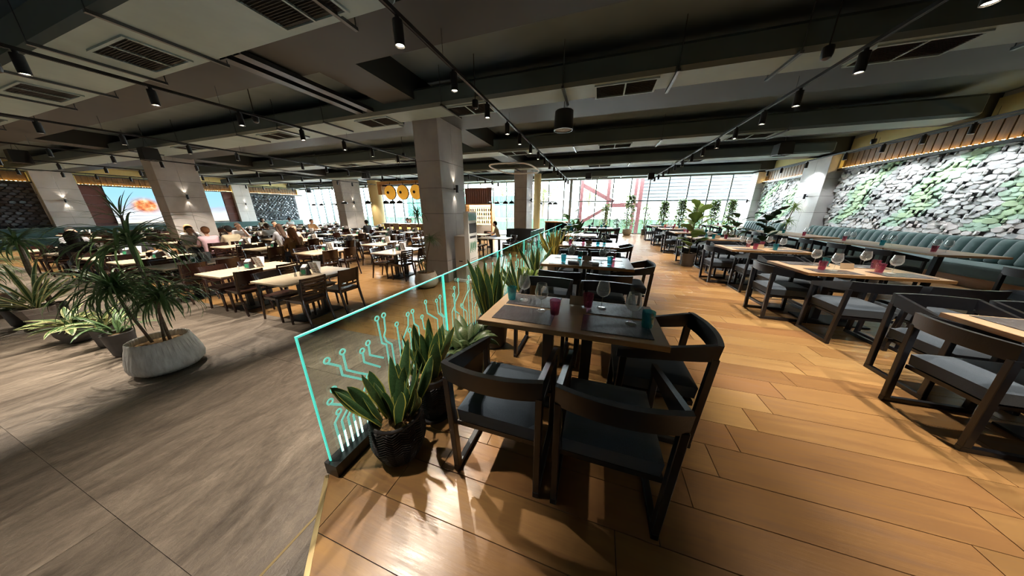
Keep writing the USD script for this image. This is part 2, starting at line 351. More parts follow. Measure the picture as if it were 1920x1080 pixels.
for (xa, xb) in ((5.2, 13.25), (14.75, 18.6)):
    z, row = 0.90, 0
    while z < 2.88:
        x = xa + (row % 2) * 0.095
        while x < xb:
            stones.append((math.hypot(x, 8.2), x + rng.uniform(-.03, .03), z + rng.uniform(-.02, .02))); x += 0.19
        z += 0.094; row += 1
stones.sort()
rest = {}
for i, (d, x, z) in enumerate(stones):
    mt = patch(x, z)
    m = MB() if i < 290 else rest.setdefault(mt, MB())
    edge = rng.random() < 0.2
    disc(m, x, YR + rng.uniform(.055, .10), z, rng.uniform(.215, .26), rng.uniform(.122, .148), .042, rng.uniform(-.8, -.45) if edge else rng.uniform(-.22, .2), rng.uniform(.02, .22), 1)
    if i < 290: obj('stone', m, mt, wr, smooth=False)
for mt, m in rest.items(): obj('stone_field', m, mt, wr, smooth=False, kind='stuff')
wl = struct('wall_left', label='far left wall of the lower hall')
m = MB(); m.box(XB, XW + 0.2, YL, YL + 0.2, -0.6, 4.0); obj('wall_face', m, 'plaster', wl)
for (xa, xb, mt) in ((-1.0, 5.45, 'disc_dark'), (14.4, 18.0, 'disc_pale')):
    m = MB(); m.box(xa, xb, YL - .03, YL, .62, 2.86); obj('backing', m, 'grille_black', wl)
    m = MB(); z, row = 0.68, 0
    while z < 2.82:
        x = xa + .1 + (row % 2) * .12
        while x < xb - .05:
            disc(m, x, YL - .07, z, .25, .17, .045, rng.uniform(-.45, .35), rng.uniform(-.5, .25), -1, 7); x += .24
        z += .135; row += 1
    obj('disc_field', m, mt, wl, smooth=False, kind='stuff')
for (xa, xb) in ((6.75, 7.5), (12.75, 13.35)):
    m = MB()
    for i in range(6): m.box(xa, xb, YL - .06, YL, -.3 + i*.53, .22 + i*.53, .004)
    obj('red_cladding', m, 'red_brown', wl, smooth=False)
m = MB(); m.box(XB, XW, YL - .14, YL, 2.86, 2.93); m.box(XB, XW, YR, YR + .18, 2.875, 2.945)
t = struct('trim_3', label='black ledge above the clad walls'); obj('ledge', m, 'black_metal', t, smooth=False)

# slatted fascias with led strips above the clad walls
def fascia(name, y, sgn, spans, z0, z1, lab, single):
    t = struct(name, label=lab); joined = MB()
    for xa, xb in spans:
        x = xa + .02
        while x < xb - .05:
            m = MB() if single else joined
            m.box(x, x + .172, y, y + sgn * .028, z0, z1, .003)
            if single: obj('slat', m, 'slat_wood', t, smooth=False)
            x += .2
        b = MB(); b.box(xa, xb, y - sgn*.03, y - sgn*.004, z0, z1); obj('backing', b, 'slat_wood', t, smooth=False)
        b = MB(); n = int((xb - xa) / .11)
        for i in range(n): b.box(xa + i*.11 + .03, xa + i*.11 + .07, y + sgn*.062, y + sgn*.082, z0 - .012, z0 - .002)
        obj('led_strip', b, 'led_warm', t, smooth=False)
        b = MB(); b.box(xa, xb, y + sgn*.0, y + sgn*.05, z1, z1 + .05); obj('cap_rail', b, 'dark_steel', t, smooth=False)
        b = MB(); b.box(xa, xb, y - sgn*.06, y - sgn*.032, z1 - .05, 3.9); obj('soffit', b, 'yellow_paint', t, smooth=False)  # panel for the ceiling side, its LED glow painted in yellow
        for xe in (xa, xb): 
            b = MB(); b.box(xe - .012, xe + .012, y - sgn*.03, y + sgn*.12, z0, z1); obj('end_panel', b, 'yellow_paint', t, smooth=False)
    if not single: obj('slat_field', joined, 'slat_wood', t, smooth=False, kind='stuff')
fascia('trim_4', YR + .07, 1, ((3.0, 13.3), (14.72, 18.6)), 2.97, 3.42, 'dark wood slat fascia glowing from its led strip above the stone wall', True)
fascia('trim_5', YL - .07, -1, ((-1, 5.45), (6.75, 13.35), (14.4, 18.2)), 2.94, 3.38, 'gold-lit slat fascia above the far left wall', False)

# ---------------------------------------------------------------- columns
def column(name, x0, x1, y0, y1, top, lab, look_='panel_grey', base=LOW, joints=(0.22, 1.42, 2.02, 2.62), split='x'):
    t = struct(name, label=lab)
    m = MB(); m.box(x0 + .02, x1 - .02, y0 + .02, y1 - .02, base, top); obj('core', m, 'joint_dark', t, smooth=False)
    zs = [base] + [z for z in joints if base < z < top] + [top]
    for za, zb in zip(zs, zs[1:]):
        for face in range(4):
            a, b = (x0, x1) if face < 2 else (y0, y1)
            cuts = [a, (a + b) / 2, b] if face < 2 else [a, b]
            for c0, c1 in zip(cuts, cuts[1:]):
                m = MB()
                if face == 0: m.box(c0 + .003, c1 - .003, y0, y0 + .022, za + .004, zb - .004, .002)
                if face == 1: m.box(c0 + .003, c1 - .003, y1 - .022, y1, za + .004, zb - .004, .002)
                if face == 2: m.box(x0, x0 + .022, c0 + .003, c1 - .003, za + .004, zb - .004, .002)
                if face == 3: m.box(x1 - .022, x1, c0 + .003, c1 - .003, za + .004, zb - .004, .002)
                obj('panel', m, look_, t, smooth=False)
    return t
column('column', 5.62, 6.75, 3.66, 4.32, 3.55, 'grey panelled column between the glass balustrade and the lower hall, beside the white totem')
column('column_left', 5.65, 6.85, 16.4, 17.1, 3.55, 'grey panelled column in the middle of the lower hall')
column('column_far', 13.35, 14.6, 3.66, 4.34, 3.55, 'grey panelled column behind the curved bench')
column('column_bar', 13.35, 14.8, 16.4, 17.1, 3.55, 'grey panelled column left of the bar lights')
column('column_wall', 13.35, 14.68, YR, -7.87, 3.45, 'pale panelled pier between the two stone bays', 'panel_pale', 0.0)
column('column_corner', 18.05, 18.6, YR, -7.87, 3.45, 'pale panelled pier in the far right corner', 'panel_pale', 0.0)
column('column_hall', 5.5, 6.7, YL - .3, YL, 3.5, 'panelled pier on the far left wall beside the dark disc cladding', 'panel_pale')
column('column_end', 13.35, 14.4, YL - .3, YL, 3.5, 'panelled pier on the far left wall beside the large screen', 'panel_pale')

# ---------------------------------------------------------------- end glazing
win = 0
ys = [YR + 0.25 + 1.05 * i for i in range(36) if YR + 0.25 + 1.05 * i < YL]
for ya, yb in zip(ys, ys[1:] + [YL]):
    win += 1
    z0 = LOW if ya > 1.0 else 0.0
    t = struct('window_%d' % win, label='tall bay of the glazed end wall')
    m = MB(); m.box(XW - .06, XW + .06, ya - .028, ya + .028, z0, 3.42); obj('mullion', m, 'mullion', t, smooth=False)
    m = MB(); m.box(XW - .03, XW + .03, ya + .028, yb - .028, 2.05, 2.10); obj('transom', m, 'mullion', t, smooth=False)
    m = MB(); m.box(XW - .03, XW + .03, ya + .028, yb - .028, z0, z0 + .05); obj('sill', m, 'mullion', t, smooth=False)
    m = MB(); m.box(XW - .006, XW + .006, ya + .028, yb - .028, z0 + .05, 2.05); m.box(XW - .006, XW + .006, ya + .028, yb - .028, 2.10, 3.42); obj('pane', m, 'pane', t, smooth=False)
w = struct('wall_front', label='header above the glazed end wall')
m = MB(); m.box(XW - .1, XW + .15, YR - .2, YL + .2, 3.42, 4.0); obj('header', m, 'paint_grey', w, smooth=False)
m = MB(); m.box(XW - .08, XW + .1, YR - .2, YL + .2, -.7, LOW); obj('kerb', m, 'grout', w, smooth=False)

# ---------------------------------------------------------------- ceiling
c = struct('ceiling', label='dark painted concrete ceiling slab')
m = MB(); m.box(XB - .2, XW + .2, YR - .2, YL + .2, 4.0, 4.2); obj('slab', m, 'slab_paint', c, smooth=False)
def cbeam(x0, x1, y0, y1, z):
    m = MB(); m.box(x0, x1, y0, y1, z, 4.0); obj('beam', m, 'paint_dark', c, smooth=False)
for x0, x1 in ((-2.2, -1.05), (2.75, 3.48), (5.6, 6.75), (9.75, 10.3), (13.35, 14.6), (17.6, 18.5)): cbeam(x0, x1, YR, YL, 3.52)
cbeam(XB, XW, 3.62, 4.36, 3.56); cbeam(XB, XW, 16.4, 17.1, 3.56)
def duct(lab, x0, x1, y0, y1, zb=3.4, zt=3.74, bars=(), grilles=(), wide=()):
    t = thing('air_duct', ((x0 + x1) / 2, (y0 + y1) / 2, zb), 0, lab, 'air duct')
    ox, oy = (x0 + x1) / 2, (y0 + y1) / 2
    b = .05
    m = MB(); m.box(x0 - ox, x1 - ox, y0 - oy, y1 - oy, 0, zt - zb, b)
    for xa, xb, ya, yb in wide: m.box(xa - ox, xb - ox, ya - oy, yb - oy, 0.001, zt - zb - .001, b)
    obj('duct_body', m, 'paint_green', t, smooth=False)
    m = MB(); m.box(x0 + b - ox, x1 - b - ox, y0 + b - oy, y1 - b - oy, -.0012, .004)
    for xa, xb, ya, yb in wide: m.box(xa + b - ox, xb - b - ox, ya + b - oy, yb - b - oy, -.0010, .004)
    obj('duct_soffit', m, 'paint_grey', t, smooth=False)  # thin sheet, lighter than the duct body
    for yb_ in bars:
        m = MB(); m.box(x0 - .05 - ox, x1 + .08 - ox, yb_ - .02 - oy, yb_ + .02 - oy, -.035, -.002)
        obj('hanger_bar', m, 'dark_steel', t, smooth=False)
        for xx in (x0 - .04, x1 + .07):
            m = MB(); m.tube([(xx - ox, yb_ - oy, -.03), (xx - ox, yb_ - oy, 4.0 - zb)], .006, 5); obj('hanger_rod', m, 'dark_steel', t)
    for gx, gy, gw, gl in grilles:
        g = MB(); X, Y = gx - ox, gy - oy
        for (a0, a1, b0, b1) in ((-gw/2, gw/2, -gl/2, -gl/2 + .03), (-gw/2, gw/2, gl/2 - .03, gl/2), (-gw/2, -gw/2 + .03, -gl/2 + .03, gl/2 - .03), (gw/2 - .03, gw/2, -gl/2 + .03, gl/2 - .03), (-gw/2 + .03, gw/2 - .03, -.012, .012)):
            g.box(X + a0, X + a1, Y + b0, Y + b1, -.022, 0.0)
        gp = obj('grille', g, 'paint_grey', t, smooth=False)
        g = MB(); g.box(X - gw/2 + .03, X + gw/2 - .03, Y - gl/2 + .03, Y + gl/2 - .03, -.004, -.001); obj('grille_back', g, 'grille_black', gp, smooth=False)
        g = MB(); n = int((gw - .06) / .03)
        for i in range(n):
            xx = X - gw/2 + .04 + i * .03
            g.obox((xx, Y, -.013), np.array([[.8, 0, .6], [0, 1, 0], [-.6, 0, .8]]), (.008, gl/2 - .03, .0012))
        obj('grille_slat_field', g, 'grille_black', gp, smooth=False, kind='stuff')
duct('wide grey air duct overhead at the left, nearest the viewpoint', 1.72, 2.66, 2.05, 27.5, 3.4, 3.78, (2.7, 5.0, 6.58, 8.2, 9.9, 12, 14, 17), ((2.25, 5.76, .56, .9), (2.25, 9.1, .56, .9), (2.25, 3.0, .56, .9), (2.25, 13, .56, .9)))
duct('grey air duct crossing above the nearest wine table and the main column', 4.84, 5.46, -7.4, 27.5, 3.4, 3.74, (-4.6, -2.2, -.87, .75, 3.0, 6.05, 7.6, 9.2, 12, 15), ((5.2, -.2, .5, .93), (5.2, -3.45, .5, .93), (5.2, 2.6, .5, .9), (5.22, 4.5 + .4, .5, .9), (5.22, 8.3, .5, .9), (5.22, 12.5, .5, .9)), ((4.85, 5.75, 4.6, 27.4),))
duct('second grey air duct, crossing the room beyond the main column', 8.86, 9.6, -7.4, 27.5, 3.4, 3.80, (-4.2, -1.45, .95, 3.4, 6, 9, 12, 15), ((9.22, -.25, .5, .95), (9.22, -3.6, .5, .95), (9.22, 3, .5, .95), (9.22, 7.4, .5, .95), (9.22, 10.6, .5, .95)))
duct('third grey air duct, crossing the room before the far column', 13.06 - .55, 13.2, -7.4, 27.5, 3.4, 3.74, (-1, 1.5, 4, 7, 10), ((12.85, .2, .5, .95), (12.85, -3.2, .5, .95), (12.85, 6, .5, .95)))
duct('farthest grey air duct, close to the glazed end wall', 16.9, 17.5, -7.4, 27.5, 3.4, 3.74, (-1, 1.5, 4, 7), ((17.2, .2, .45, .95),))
t = thing('cable_tray', (0, 0, 0), 0, 'black perforated cable tray under the ceiling left of the main column', 'cable tray')
for y0 in (4.62, 4.92):
    m = MB(); m.box(2.70, 4.82, y0, y0 + .16, 3.445, 3.45); m.box(2.70, 4.82, y0, y0 + .006, 3.445, 3.505); m.box(2.70, 4.82, y0 + .154, y0 + .16, 3.445, 3.505)
    obj('tray', m, 'black_metal', t, smooth=False)
# ---------------------------------------------------------------- looks of the furniture
look('black_oak', (0.011, 0.012, 0.0165), 0.34, col2=(0.007, 0.0075, 0.0105), scale=(30, 30, 30), bump=0.0008, bscale=(20, 120, 120))
look('fabric_slate', (0.038, 0.056, 0.080), 0.95, col2=(0.027, 0.041, 0.060), scale=(220, 220, 220), detail=2, bump=0.0012, bscale=(420, 420, 420), sheen=0.25)
look('teal_velvet', (0.036, 0.094, 0.090), 0.75, col2=(0.028, 0.076, 0.074), scale=(14, 14, 14), sheen=0.4)
look('teal_leather', (0.05, 0.13, 0.12), 0.32, col2=(0.042, 0.105, 0.098), scale=(8, 8, 8))
look('table_oak', (0.46, 0.325, 0.205), 0.26, col2=(0.36, 0.235, 0.14), scale=(26, 2.2, 20), detail=6, rough2=0.36, distort=0.5)
look('table_edge', (0.36, 0.19, 0.07), 0.4, col2=(0.27, 0.135, 0.048), scale=(4, 4, 60))
look('pale_oak', (0.60, 0.475, 0.33), 0.36, col2=(0.50, 0.38, 0.25), scale=(2.2, 26, 20), detail=6, rough2=0.48, distort=0.5)
look('grey_oak', (0.46, 0.38, 0.31), 0.3, col2=(0.37, 0.295, 0.235), scale=(2.2, 26, 20), detail=6, rough2=0.42)
look('slate_mat', (0.075, 0.062, 0.066), 0.22, col2=(0.040, 0.033, 0.037), scale=(9, 30, 10), detail=7, bump=0.0012, bscale=(14, 50, 20), rough2=0.34, distort=1.2)
look('card_brown', (0.33, 0.235, 0.145), 0.6)
look('dark_walnut', (0.030, 0.0115, 0.008), 0.24, col2=(0.018, 0.0075, 0.006), scale=(30, 6, 6), detail=5, coat=0.3)
look('black_iron', (0.014, 0.015, 0.018), 0.45)
look('paper', (0.78, 0.77, 0.78), 0.7)
look('ink', (0.05, 0.05, 0.06), 0.7)
look('ink_red', (0.5, 0.10, 0.07), 0.7)
look('label_green', (0.03, 0.22, 0.11), 0.4)
look('chrome', (0.75, 0.76, 0.78), 0.14, 1.0)
look('salt_glass', (0.80, 0.76, 0.70), 0.3)
clear_glass('glass_teal', (0.34, 0.72, 0.77), 0.16, 0.6, 2.6, 0.05, 0.55, (0.06, 0.36, 0.40))
clear_glass('glass_plum', (0.80, 0.46, 0.56), 0.16, 0.6, 2.6, 0.05, 0.55, (0.42, 0.12, 0.20))
clear_glass('wine_glass', (0.96, 0.968, 0.972), 0.085, 0.85, 2.4, 0.02, 0.42)

# ---------------------------------------------------------------- wine terrace armchair (faces +x)
def make_armchair():
    t = thing('armchair', label='x', category='armchair')
    for s in (-1, 1):
        m = MB(); m.bar((-.232, s*.242, .036), (-.262, s*.247, .675), .034, .042, (1, 0, 0), .003); obj('leg', m, 'black_oak', t, smooth=False)
        m = MB(); m.bar((.232, s*.242, .036), (.222, s*.242, .60), .034, .042, (1, 0, 0), .003); obj('leg', m, 'black_oak', t, smooth=False)
        m = MB(); m.bar((-.255, s*.242, .019), (.255, s*.242, .019), .034, .038, (0, 0, 1), .003); obj('runner', m, 'black_oak', t, smooth=False)
        # armrest: a board that falls and narrows towards the front
        xs = np.linspace(-.268, .262, 9); u = (xs + .268) / .53
        top = .765 - .125 * u; bot = .662 - .075 * u ** .8
        yo = s * (.262 - .010 * u); yi = s * (.234 - .008 * u)
        P = np.stack([np.stack([xs, yo, bot], -1), np.stack([xs, yo, top], -1)], 1); Q = np.stack([np.stack([xs, yi, bot], -1), np.stack([xs, yi, top], -1)], 1)
        m = MB(); m.slab(P, Q) if s < 0 else m.slab(Q, P); obj('armrest', m, 'black_oak', t, smooth=20)
    ys = np.linspace(-.262, .262, 13); bow = -.272 - .045 * (1 - (ys/.262)**2)
    P = np.stack([np.stack([bow, ys, np.full(13, .660)], -1), np.stack([bow - .012, ys, np.full(13, .766)], -1)], 1)
    Q = P + [.030, 0, 0]
    m = MB(); m.slab(P, Q); obj('backrest', m, 'black_oak', t, smooth=20)
    m = MB(); m.box(-.215, -.185, -.235, .235, .315, .345); m.box(.175, .205, -.235, .235, .315, .345)
    for s in (-1, 1): m.box(-.2, .2, s*.19 - .014, s*.19 + .014, .318, .342)
    obj('seat_frame', m, 'black_oak', t, smooth=False)
    n = 13; g = np.linspace(-1, 1, n); X, Y = np.meshgrid(g, g, indexing='ij')
    sx = np.sign(X) * np.abs(X) ** .9; rx = .245 * X + .015; ry = .222 * Y
    e = np.maximum(np.abs(X), np.abs(Y)); dz = .030 * np.clip((e - .80) / .2, 0, 1) ** 2
    top = np.stack([rx, ry, .470 + .006 * (1 - X**2) * (1 - Y**2) - dz], -1); bot = np.stack([rx * .975, ry * .975, .340 + .02 * np.clip((e - .80) / .2, 0, 1) ** 2], -1)
    m = MB(); m.slab(bot, top); obj('seat_cushion', m, 'fabric_slate', t, smooth=40)
    return t
armchair = Stamp(make_armchair)
def make_wine_table(d, w, edge='table_edge', topm='table_oak', posts=True):
    def f():
        t = thing('wine_table', label='x', category='table')
        m = MB(); m.box(-d/2, d/2, -w/2, w/2, .714, .750, .003); obj('tabletop', m, topm, t, smooth=False)
        m = MB()
        for (a0, a1, b0, b1) in ((-d/2 - .002, -d/2 + .004, -w/2 - .002, w/2 + .002), (d/2 - .004, d/2 + .002, -w/2 - .002, w/2 + .002), (-d/2, d/2, -w/2 - .002, -w/2 + .004), (-d/2, d/2, w/2 - .004, w/2 + .002)): m.box(a0, a1, b0, b1, .7135, .7475)
        obj('edge_band', m, edge, t, smooth=False)
        for s in ((-1, 1) if posts else (0,)):
            m = MB(); m.box(-.04, .04, s*.15 - .04, s*.15 + .04, .02, .70, .004); obj('post', m, 'black_iron', t, smooth=False)
        m = MB(); m.box(-.2, .2, -.32, .32, 0, .02, .004); obj('base_plate', m, 'black_iron', t, smooth=False)
        m = MB(); m.box(-.25, .25, -.03, .03, .70, .714); m.box(-.03, .03, -.3, .3, .70, .714); obj('top_bracket', m, 'black_iron', t, smooth=False)
        return t
    return f
def make_mat():
    t = thing('placemat', label='x', category='placemat')
    n = 7; X, Y = np.meshgrid(np.linspace(-.135, .135, n), np.linspace(-.215, .215, n), indexing='ij')
    k = .0006 * np.sin(X * 40 + Y * 23)
    m = MB(); m.slab(np.stack([X, Y, 0*X], -1), np.stack([X, Y, .0032 + k], -1)); obj('mat', m, 'slate_mat', t, smooth=20); return t
mat = Stamp(make_mat)
def make_glass():
    t = thing('wine_glass', label='x', category='wine glass')
    m = MB(); m.lathe([(0, .0045), (.012, .004), (.034, .0012), (.0365, 0.0006), (.0365, 0), (0, 0)], 28); obj('foot', m, 'wine_glass', t, smooth=40)
    m = MB(); m.lathe([(.008, .004), (.0042, .010), (.0036, .03), (.0036, .085), (.006, .096)], 10); obj('stem', m, 'wine_glass', t)
    out = [(.004, .096), (.018, .099), (.036, .110), (.047, .127), (.051, .146), (.049, .166), (.043, .192), (.0365, .222)]
    m = MB(); m.lathe(out + [(r - .0012, z + .0008) for r, z in out[::-1]], 32); obj('bowl', m, 'wine_glass', t, smooth=60)
    return t
wine_glass = Stamp(make_glass)
def make_tumbler(matn):
    def f():
        t = thing('tumbler', label='x', category='drinking glass')
        z = np.linspace(.0, .112, 15); r = .030 + .0095 * (z / .112)
        def fn(v, a, prof):
            zz = v[..., 2] / .112
            k = np.abs(np.sin(a[None] * 6 + zz * 11)) * np.abs(np.sin(a[None] * 6 - zz * 11))
            k = k * ((zz > .10) & (zz < .93))
            v[..., :2] *= (1 + .075 * k)[..., None]; return v
        m = MB(); m.lathe(np.stack([r, z], -1), 36, fn=fn)
        ri = r - .0032; m.lathe(np.vstack([[(r[-1], z[-1])], np.stack([ri[::-1], np.maximum(z[::-1], .010)], -1), [(0, .010)]]), 36); m.lathe([(0, 0), (r[0], 0)], 36)
        obj('tumbler_glass', m, matn, t, smooth=50); return t
    return f
teal = Stamp(make_tumbler('glass_teal')); plum = Stamp(make_tumbler('glass_plum'))
def make_sign():
    t = thing('table_sign', label='x', category='table sign')
    m = MB(); m.obox((-.012, 0, .038), np.array([[.95, 0, -.31], [0, 1, 0], [.31, 0, .95]]), (.003, .068, .038), .001); obj('card', m, 'card_brown', t, smooth=False)
    m = MB(); m.box(-.02, .022, -.035, .035, 0, .014, .002); obj('foot', m, 'card_brown', t, smooth=False); return t
sign = Stamp(make_sign)
def make_napkin():
    t = thing('rolled_napkin', label='x', category='napkin')
    m = MB(); m.lathe([(0, -.085), (.013, -.084), (.0145, -.06), (.0145, .06), (.013, .084), (0, .085)], 10); m.move(trimesh.transformations.rotation_matrix(PI/2, (0, 1, 0))); m.move(trimesh.transformations.translation_matrix((0, 0, .0145)))
    obj('napkin_roll', m, 'paper', t); return t
napkin = Stamp(make_napkin)

N = {1: 'first', 2: 'second', 3: 'third', 4: 'fourth', 5: 'fifth', 6: 'sixth', 7: 'seventh', 8: 'eighth', 9: 'ninth', 10: 'tenth', 11: 'eleventh', 12: 'twelfth'}
def setting(cx, cy, d, w, where, cols, mats=True, rot=0):
    """Four covers on one table: mats, wine glasses, tumblers, a card."""
    i = 0
    for sx, fx in ((-1, 'near'), (1, 'far')):
        for sy, fy in ((1, 'left'), (-1, 'right')):
            if mats: mat((cx + sx*(d/2 - .17), cy + sy*(w/4 - .01), .7515), 0, 'dark slate placemat, %s %s one on %s' % (fx, fy, where))
            gx, gy = cx + sx * (d/2 - .25) + rng.uniform(-.02, .02), cy + sy * (w/4 - .05) + rng.uniform(-.05, .05)
            wine_glass((gx, gy, .755), rng.uniform(0, 6), 'clear stemmed wine glass, %s %s one on %s' % (fx, fy, where))
            c = cols[i % len(cols)]; i += 1
            (teal if c == 't' else plum)((gx + rng.uniform(-.03, .03), gy - sy*.0 + (.11 if sy > 0 else -.11) * rng.choice([1, -1]), .755), rng.uniform(0, 6), '%s diamond-cut tumbler, %s %s one on %s' % ('teal' if c == 't' else 'plum', fx, fy, where))
    sign((cx + .02, cy, .7515), 0, 'small brown card stand in the middle of %s' % where)

# --- row beside the balustrade
near_table = Stamp(make_wine_table(.66, 1.22)); wine_table = Stamp(make_wine_table(.86, 1.26)); small_table = Stamp(make_wine_table(.8, .95))
L = [('near', 1.83, .15), ('second', 4.02, .12), ('third', 6.12, .17), ('fourth', 8.5, .5), ('fifth', 12.2, .02)]
lab = 'the %s table by the glass balustrade'
near_table((1.83, .15, 0), 0, 'brown oak table with dark slate mats, nearest of the row by the glass balustrade', 'tables by the balustrade')
for (nm, x, y), st_ in zip(L[1:], (wine_table, wine_table, small_table, wine_table)):
    st_((x, y, 0), 0, 'brown oak wine table, %s from the near end of the row by the glass balustrade' % nm, 'tables by the balustrade')
for sx, rows in ((-1, ((.43, 'left'), (-.15, 'right'))), (1, ((.47, 'left'), (-.14, 'right')))):
    for y, s in rows:
        armchair((1.83 + sx*.615 + (.04 if sx > 0 else 0), y, 0), 0 if sx < 0 else PI, 'black wooden armchair with slate fabric seat, %s %s side of the near balustrade table' % ('front' if sx < 0 else 'far', s), 'black armchairs on the wine terrace')
armchair((1.83, -.455, 0), PI/2, 'black wooden armchair turned sideways at the right end of the near balustrade table', 'black armchairs on the wine terrace')
for k, (nm, x, y) in enumerate(L[1:]):
    for sx in (-1, 1):
        for sy in (-1, 1):
            if nm == 'fourth' and sy > 0: continue
            armchair((x + sx*.62, y + sy*.29, 0), (0 if sx < 0 else PI) + rng.uniform(-.04, .04), 'black armchair, %s %s side of %s' % ('near' if sx < 0 else 'far', 'left' if sy > 0 else 'right', lab % nm), 'black armchairs on the wine terrace')
    if nm != 'fourth': armchair((x + .02, y - .62, 0), PI/2, 'black armchair at the aisle end of %s' % (lab % nm), 'black armchairs on the wine terrace')
w = 'the near balustrade table'
for x, y, s in ((1.69, .46, 'front left'), (1.69, -.17, 'front right'), (2.00, .46, 'back left'), (2.00, -.19, 'back right')): mat((x, y, .7515), 0, 'dark slate placemat, %s one on %s' % (s, w))
for x, y, s in ((1.985, .55, 'back left'), (1.79, .36, 'front left'), (1.995, -.085, 'back right'), (1.755, -.275, 'front right')): wine_glass((x, y, .755), 0, 'clear stemmed wine glass, %s one on %s' % (s, w), 'wine glasses on the tables')
teal((1.975, .66, .755), 0, 'teal diamond-cut tumbler at the back left of %s' % w, 'coloured tumblers'); teal((1.735, -.37, .755), .3, 'teal diamond-cut tumbler at the front right of %s' % w)
plum((1.76, .25, .755), 0, 'plum diamond-cut tumbler at the front left of %s' % w, 'coloured tumblers'); plum((1.995, .02, .755), .5, 'plum diamond-cut tumbler at the back right of %s' % w)
sign((2.03, .16 - .06, .7515), 0, 'small brown card stand in the middle of %s' % w)
setting(4.02, .12, .86, 1.26, lab % 'second', 'tttp'); setting(6.12, .17, .86, 1.26, lab % 'third', 'ptpt'); setting(12.2, .02, .86, 1.26, lab % 'fifth', 'ttpt')
napkin((3.78, .02, .7525), 1.3, 'white rolled napkin, left of the card on the second balustrade table'); napkin((3.78, .30, .7525), 1.3, 'white rolled napkin, right of the card on the second balustrade table')
wine_glass((8.3, .35, .752), 0, 'clear stemmed wine glass, right one on the fourth balustrade table'); wine_glass((8.3, .68, .752), 0, 'clear stemmed wine glass, left one on the fourth balustrade table')

# --- row on the right of the aisle
for k, x in enumerate((2.32, 4.53, 6.55, 8.62, 10.72, 12.75, 14.8)):
    nm = N[k + 1]; y = -3.20; w = 'the %s aisle table' % nm
    wine_table((x, y, 0), 0, 'oak wine table right of the aisle, %s from the near end of its row' % nm, 'tables right of the aisle')
    for sx in (-1, 1):
        for j, yy in enumerate((y + .28, y - .30)):
            armchair((x + sx*.63 + rng.uniform(-.03, .03), yy, 0), (0 if sx < 0 else PI) + rng.uniform(-.03, .03), 'black armchair, %s %s side of %s' % ('near' if sx < 0 else 'far', 'aisle' if j == 0 else 'wall', w), 'black armchairs on the wine terrace')
    armchair((x + .05, y + .585, 0), -PI/2 + rng.uniform(-.03, .03), 'black armchair at the aisle end of %s' % w, 'black armchairs on the wine terrace')
    setting(x, y, .86, 1.26, w, ['pppt', 'pptp', 'ptpp', 'tptt', 'ptpp', 'ptpt', 'tptp'][k])
# --- row along the banquette
ban = Stamp(make_wine_table(.92, .86, posts=False))
for k, x in enumerate((5.05, 7.02, 7.98, 8.94, 10.35, 11.31, 12.27, 15.6, 16.6)):
    nm = N[k + 1]; y = -6.16; w = 'the %s banquette table' % nm
    ban((x, y, 0), 0, 'oak table at the green banquette, %s from the near end of its row' % nm, 'tables at the green banquette')
    armchair((x, y + .58, 0), -PI/2 + rng.uniform(-.06, .06), 'black armchair on the aisle side of %s' % w, 'black armchairs on the wine terrace')
    for sx, s in ((-1, 'near'), (1, 'far')): wine_glass((x + sx*.09, y + .03, .752), 0, 'clear stemmed wine glass, %s one on %s' % (s, w))
    c = 'tptpptttp'[k]; (teal if c == 't' else plum)((x, y + .11, .752), 0, '%s diamond-cut tumbler between two glasses on %s' % ('teal' if c == 't' else 'plum', w))

# ---------------------------------------------------------------- green channelled banquettes along the stone wall
def banquette(x0, x1, lab):
    t = thing('banquette', ((x0+x1)/2, -7.55, 0), 0, lab, 'bench')
    L = (x1 - x0) / 2
    m = MB(); m.box(-L, L, -.36, .27, 0.0, .2, .004); obj('plinth', m, 'table_edge', t, smooth=False)
    n = 9; a = np.linspace(0, 1, n)
    yy = np.array([-.36, .30, .345, .36, .36, .355, .345, .30, -.36]); zz = np.array([.20, .20, .21, .24, .34, .41, .44, .46, .46])
    P = np.stack([np.stack([np.full(n, -L), yy, zz], -1), np.stack([np.full(n, L), yy, zz], -1)])
    Q = P.copy(); Q[..., 1] = Q[..., 1] * .9 - .01; Q[..., 2] = .33 + (Q[..., 2] - .33) * .8
    m = MB(); m.slab(P, Q); obj('seat', m, 'teal_velvet', t, smooth=40)
    m = MB(); m.box(-L, L, -.40, -.32, .2, .93, .01); obj('back_board', m, 'teal_velvet', t, smooth=False)
    k = int(round(2 * L / .215)); wd = 2 * L / k
    for i in range(k):
        xc = -L + (i + .5) * wd; u = np.linspace(-1, 1, 7); zs = np.array([.46, .50, .60, .72, .84, .91, .945])
        lean = np.array([-.19, -.165, -.18, -.205, -.235, -.262, -.31])
        bul = .034 * np.sqrt(np.clip(1 - u**2, 0, 1))
        P = np.stack([np.stack([xc + u * wd/2 * .995, lean[j] + bul * (1 if j < 6 else .4), np.full(7, zs[j])], -1) for j in range(7)])
        Q = P.copy(); Q[..., 1] = -.325
        m = MB(); m.slab(Q, P); obj('back_channel', m, 'teal_velvet', t, smooth=40)
    return t
banquette(4.0, 13.2, 'long teal velvet banquette with a channelled back under the stone wall')
banquette(14.8, 17.9, 'shorter teal velvet banquette beyond the pier, in the far right corner')

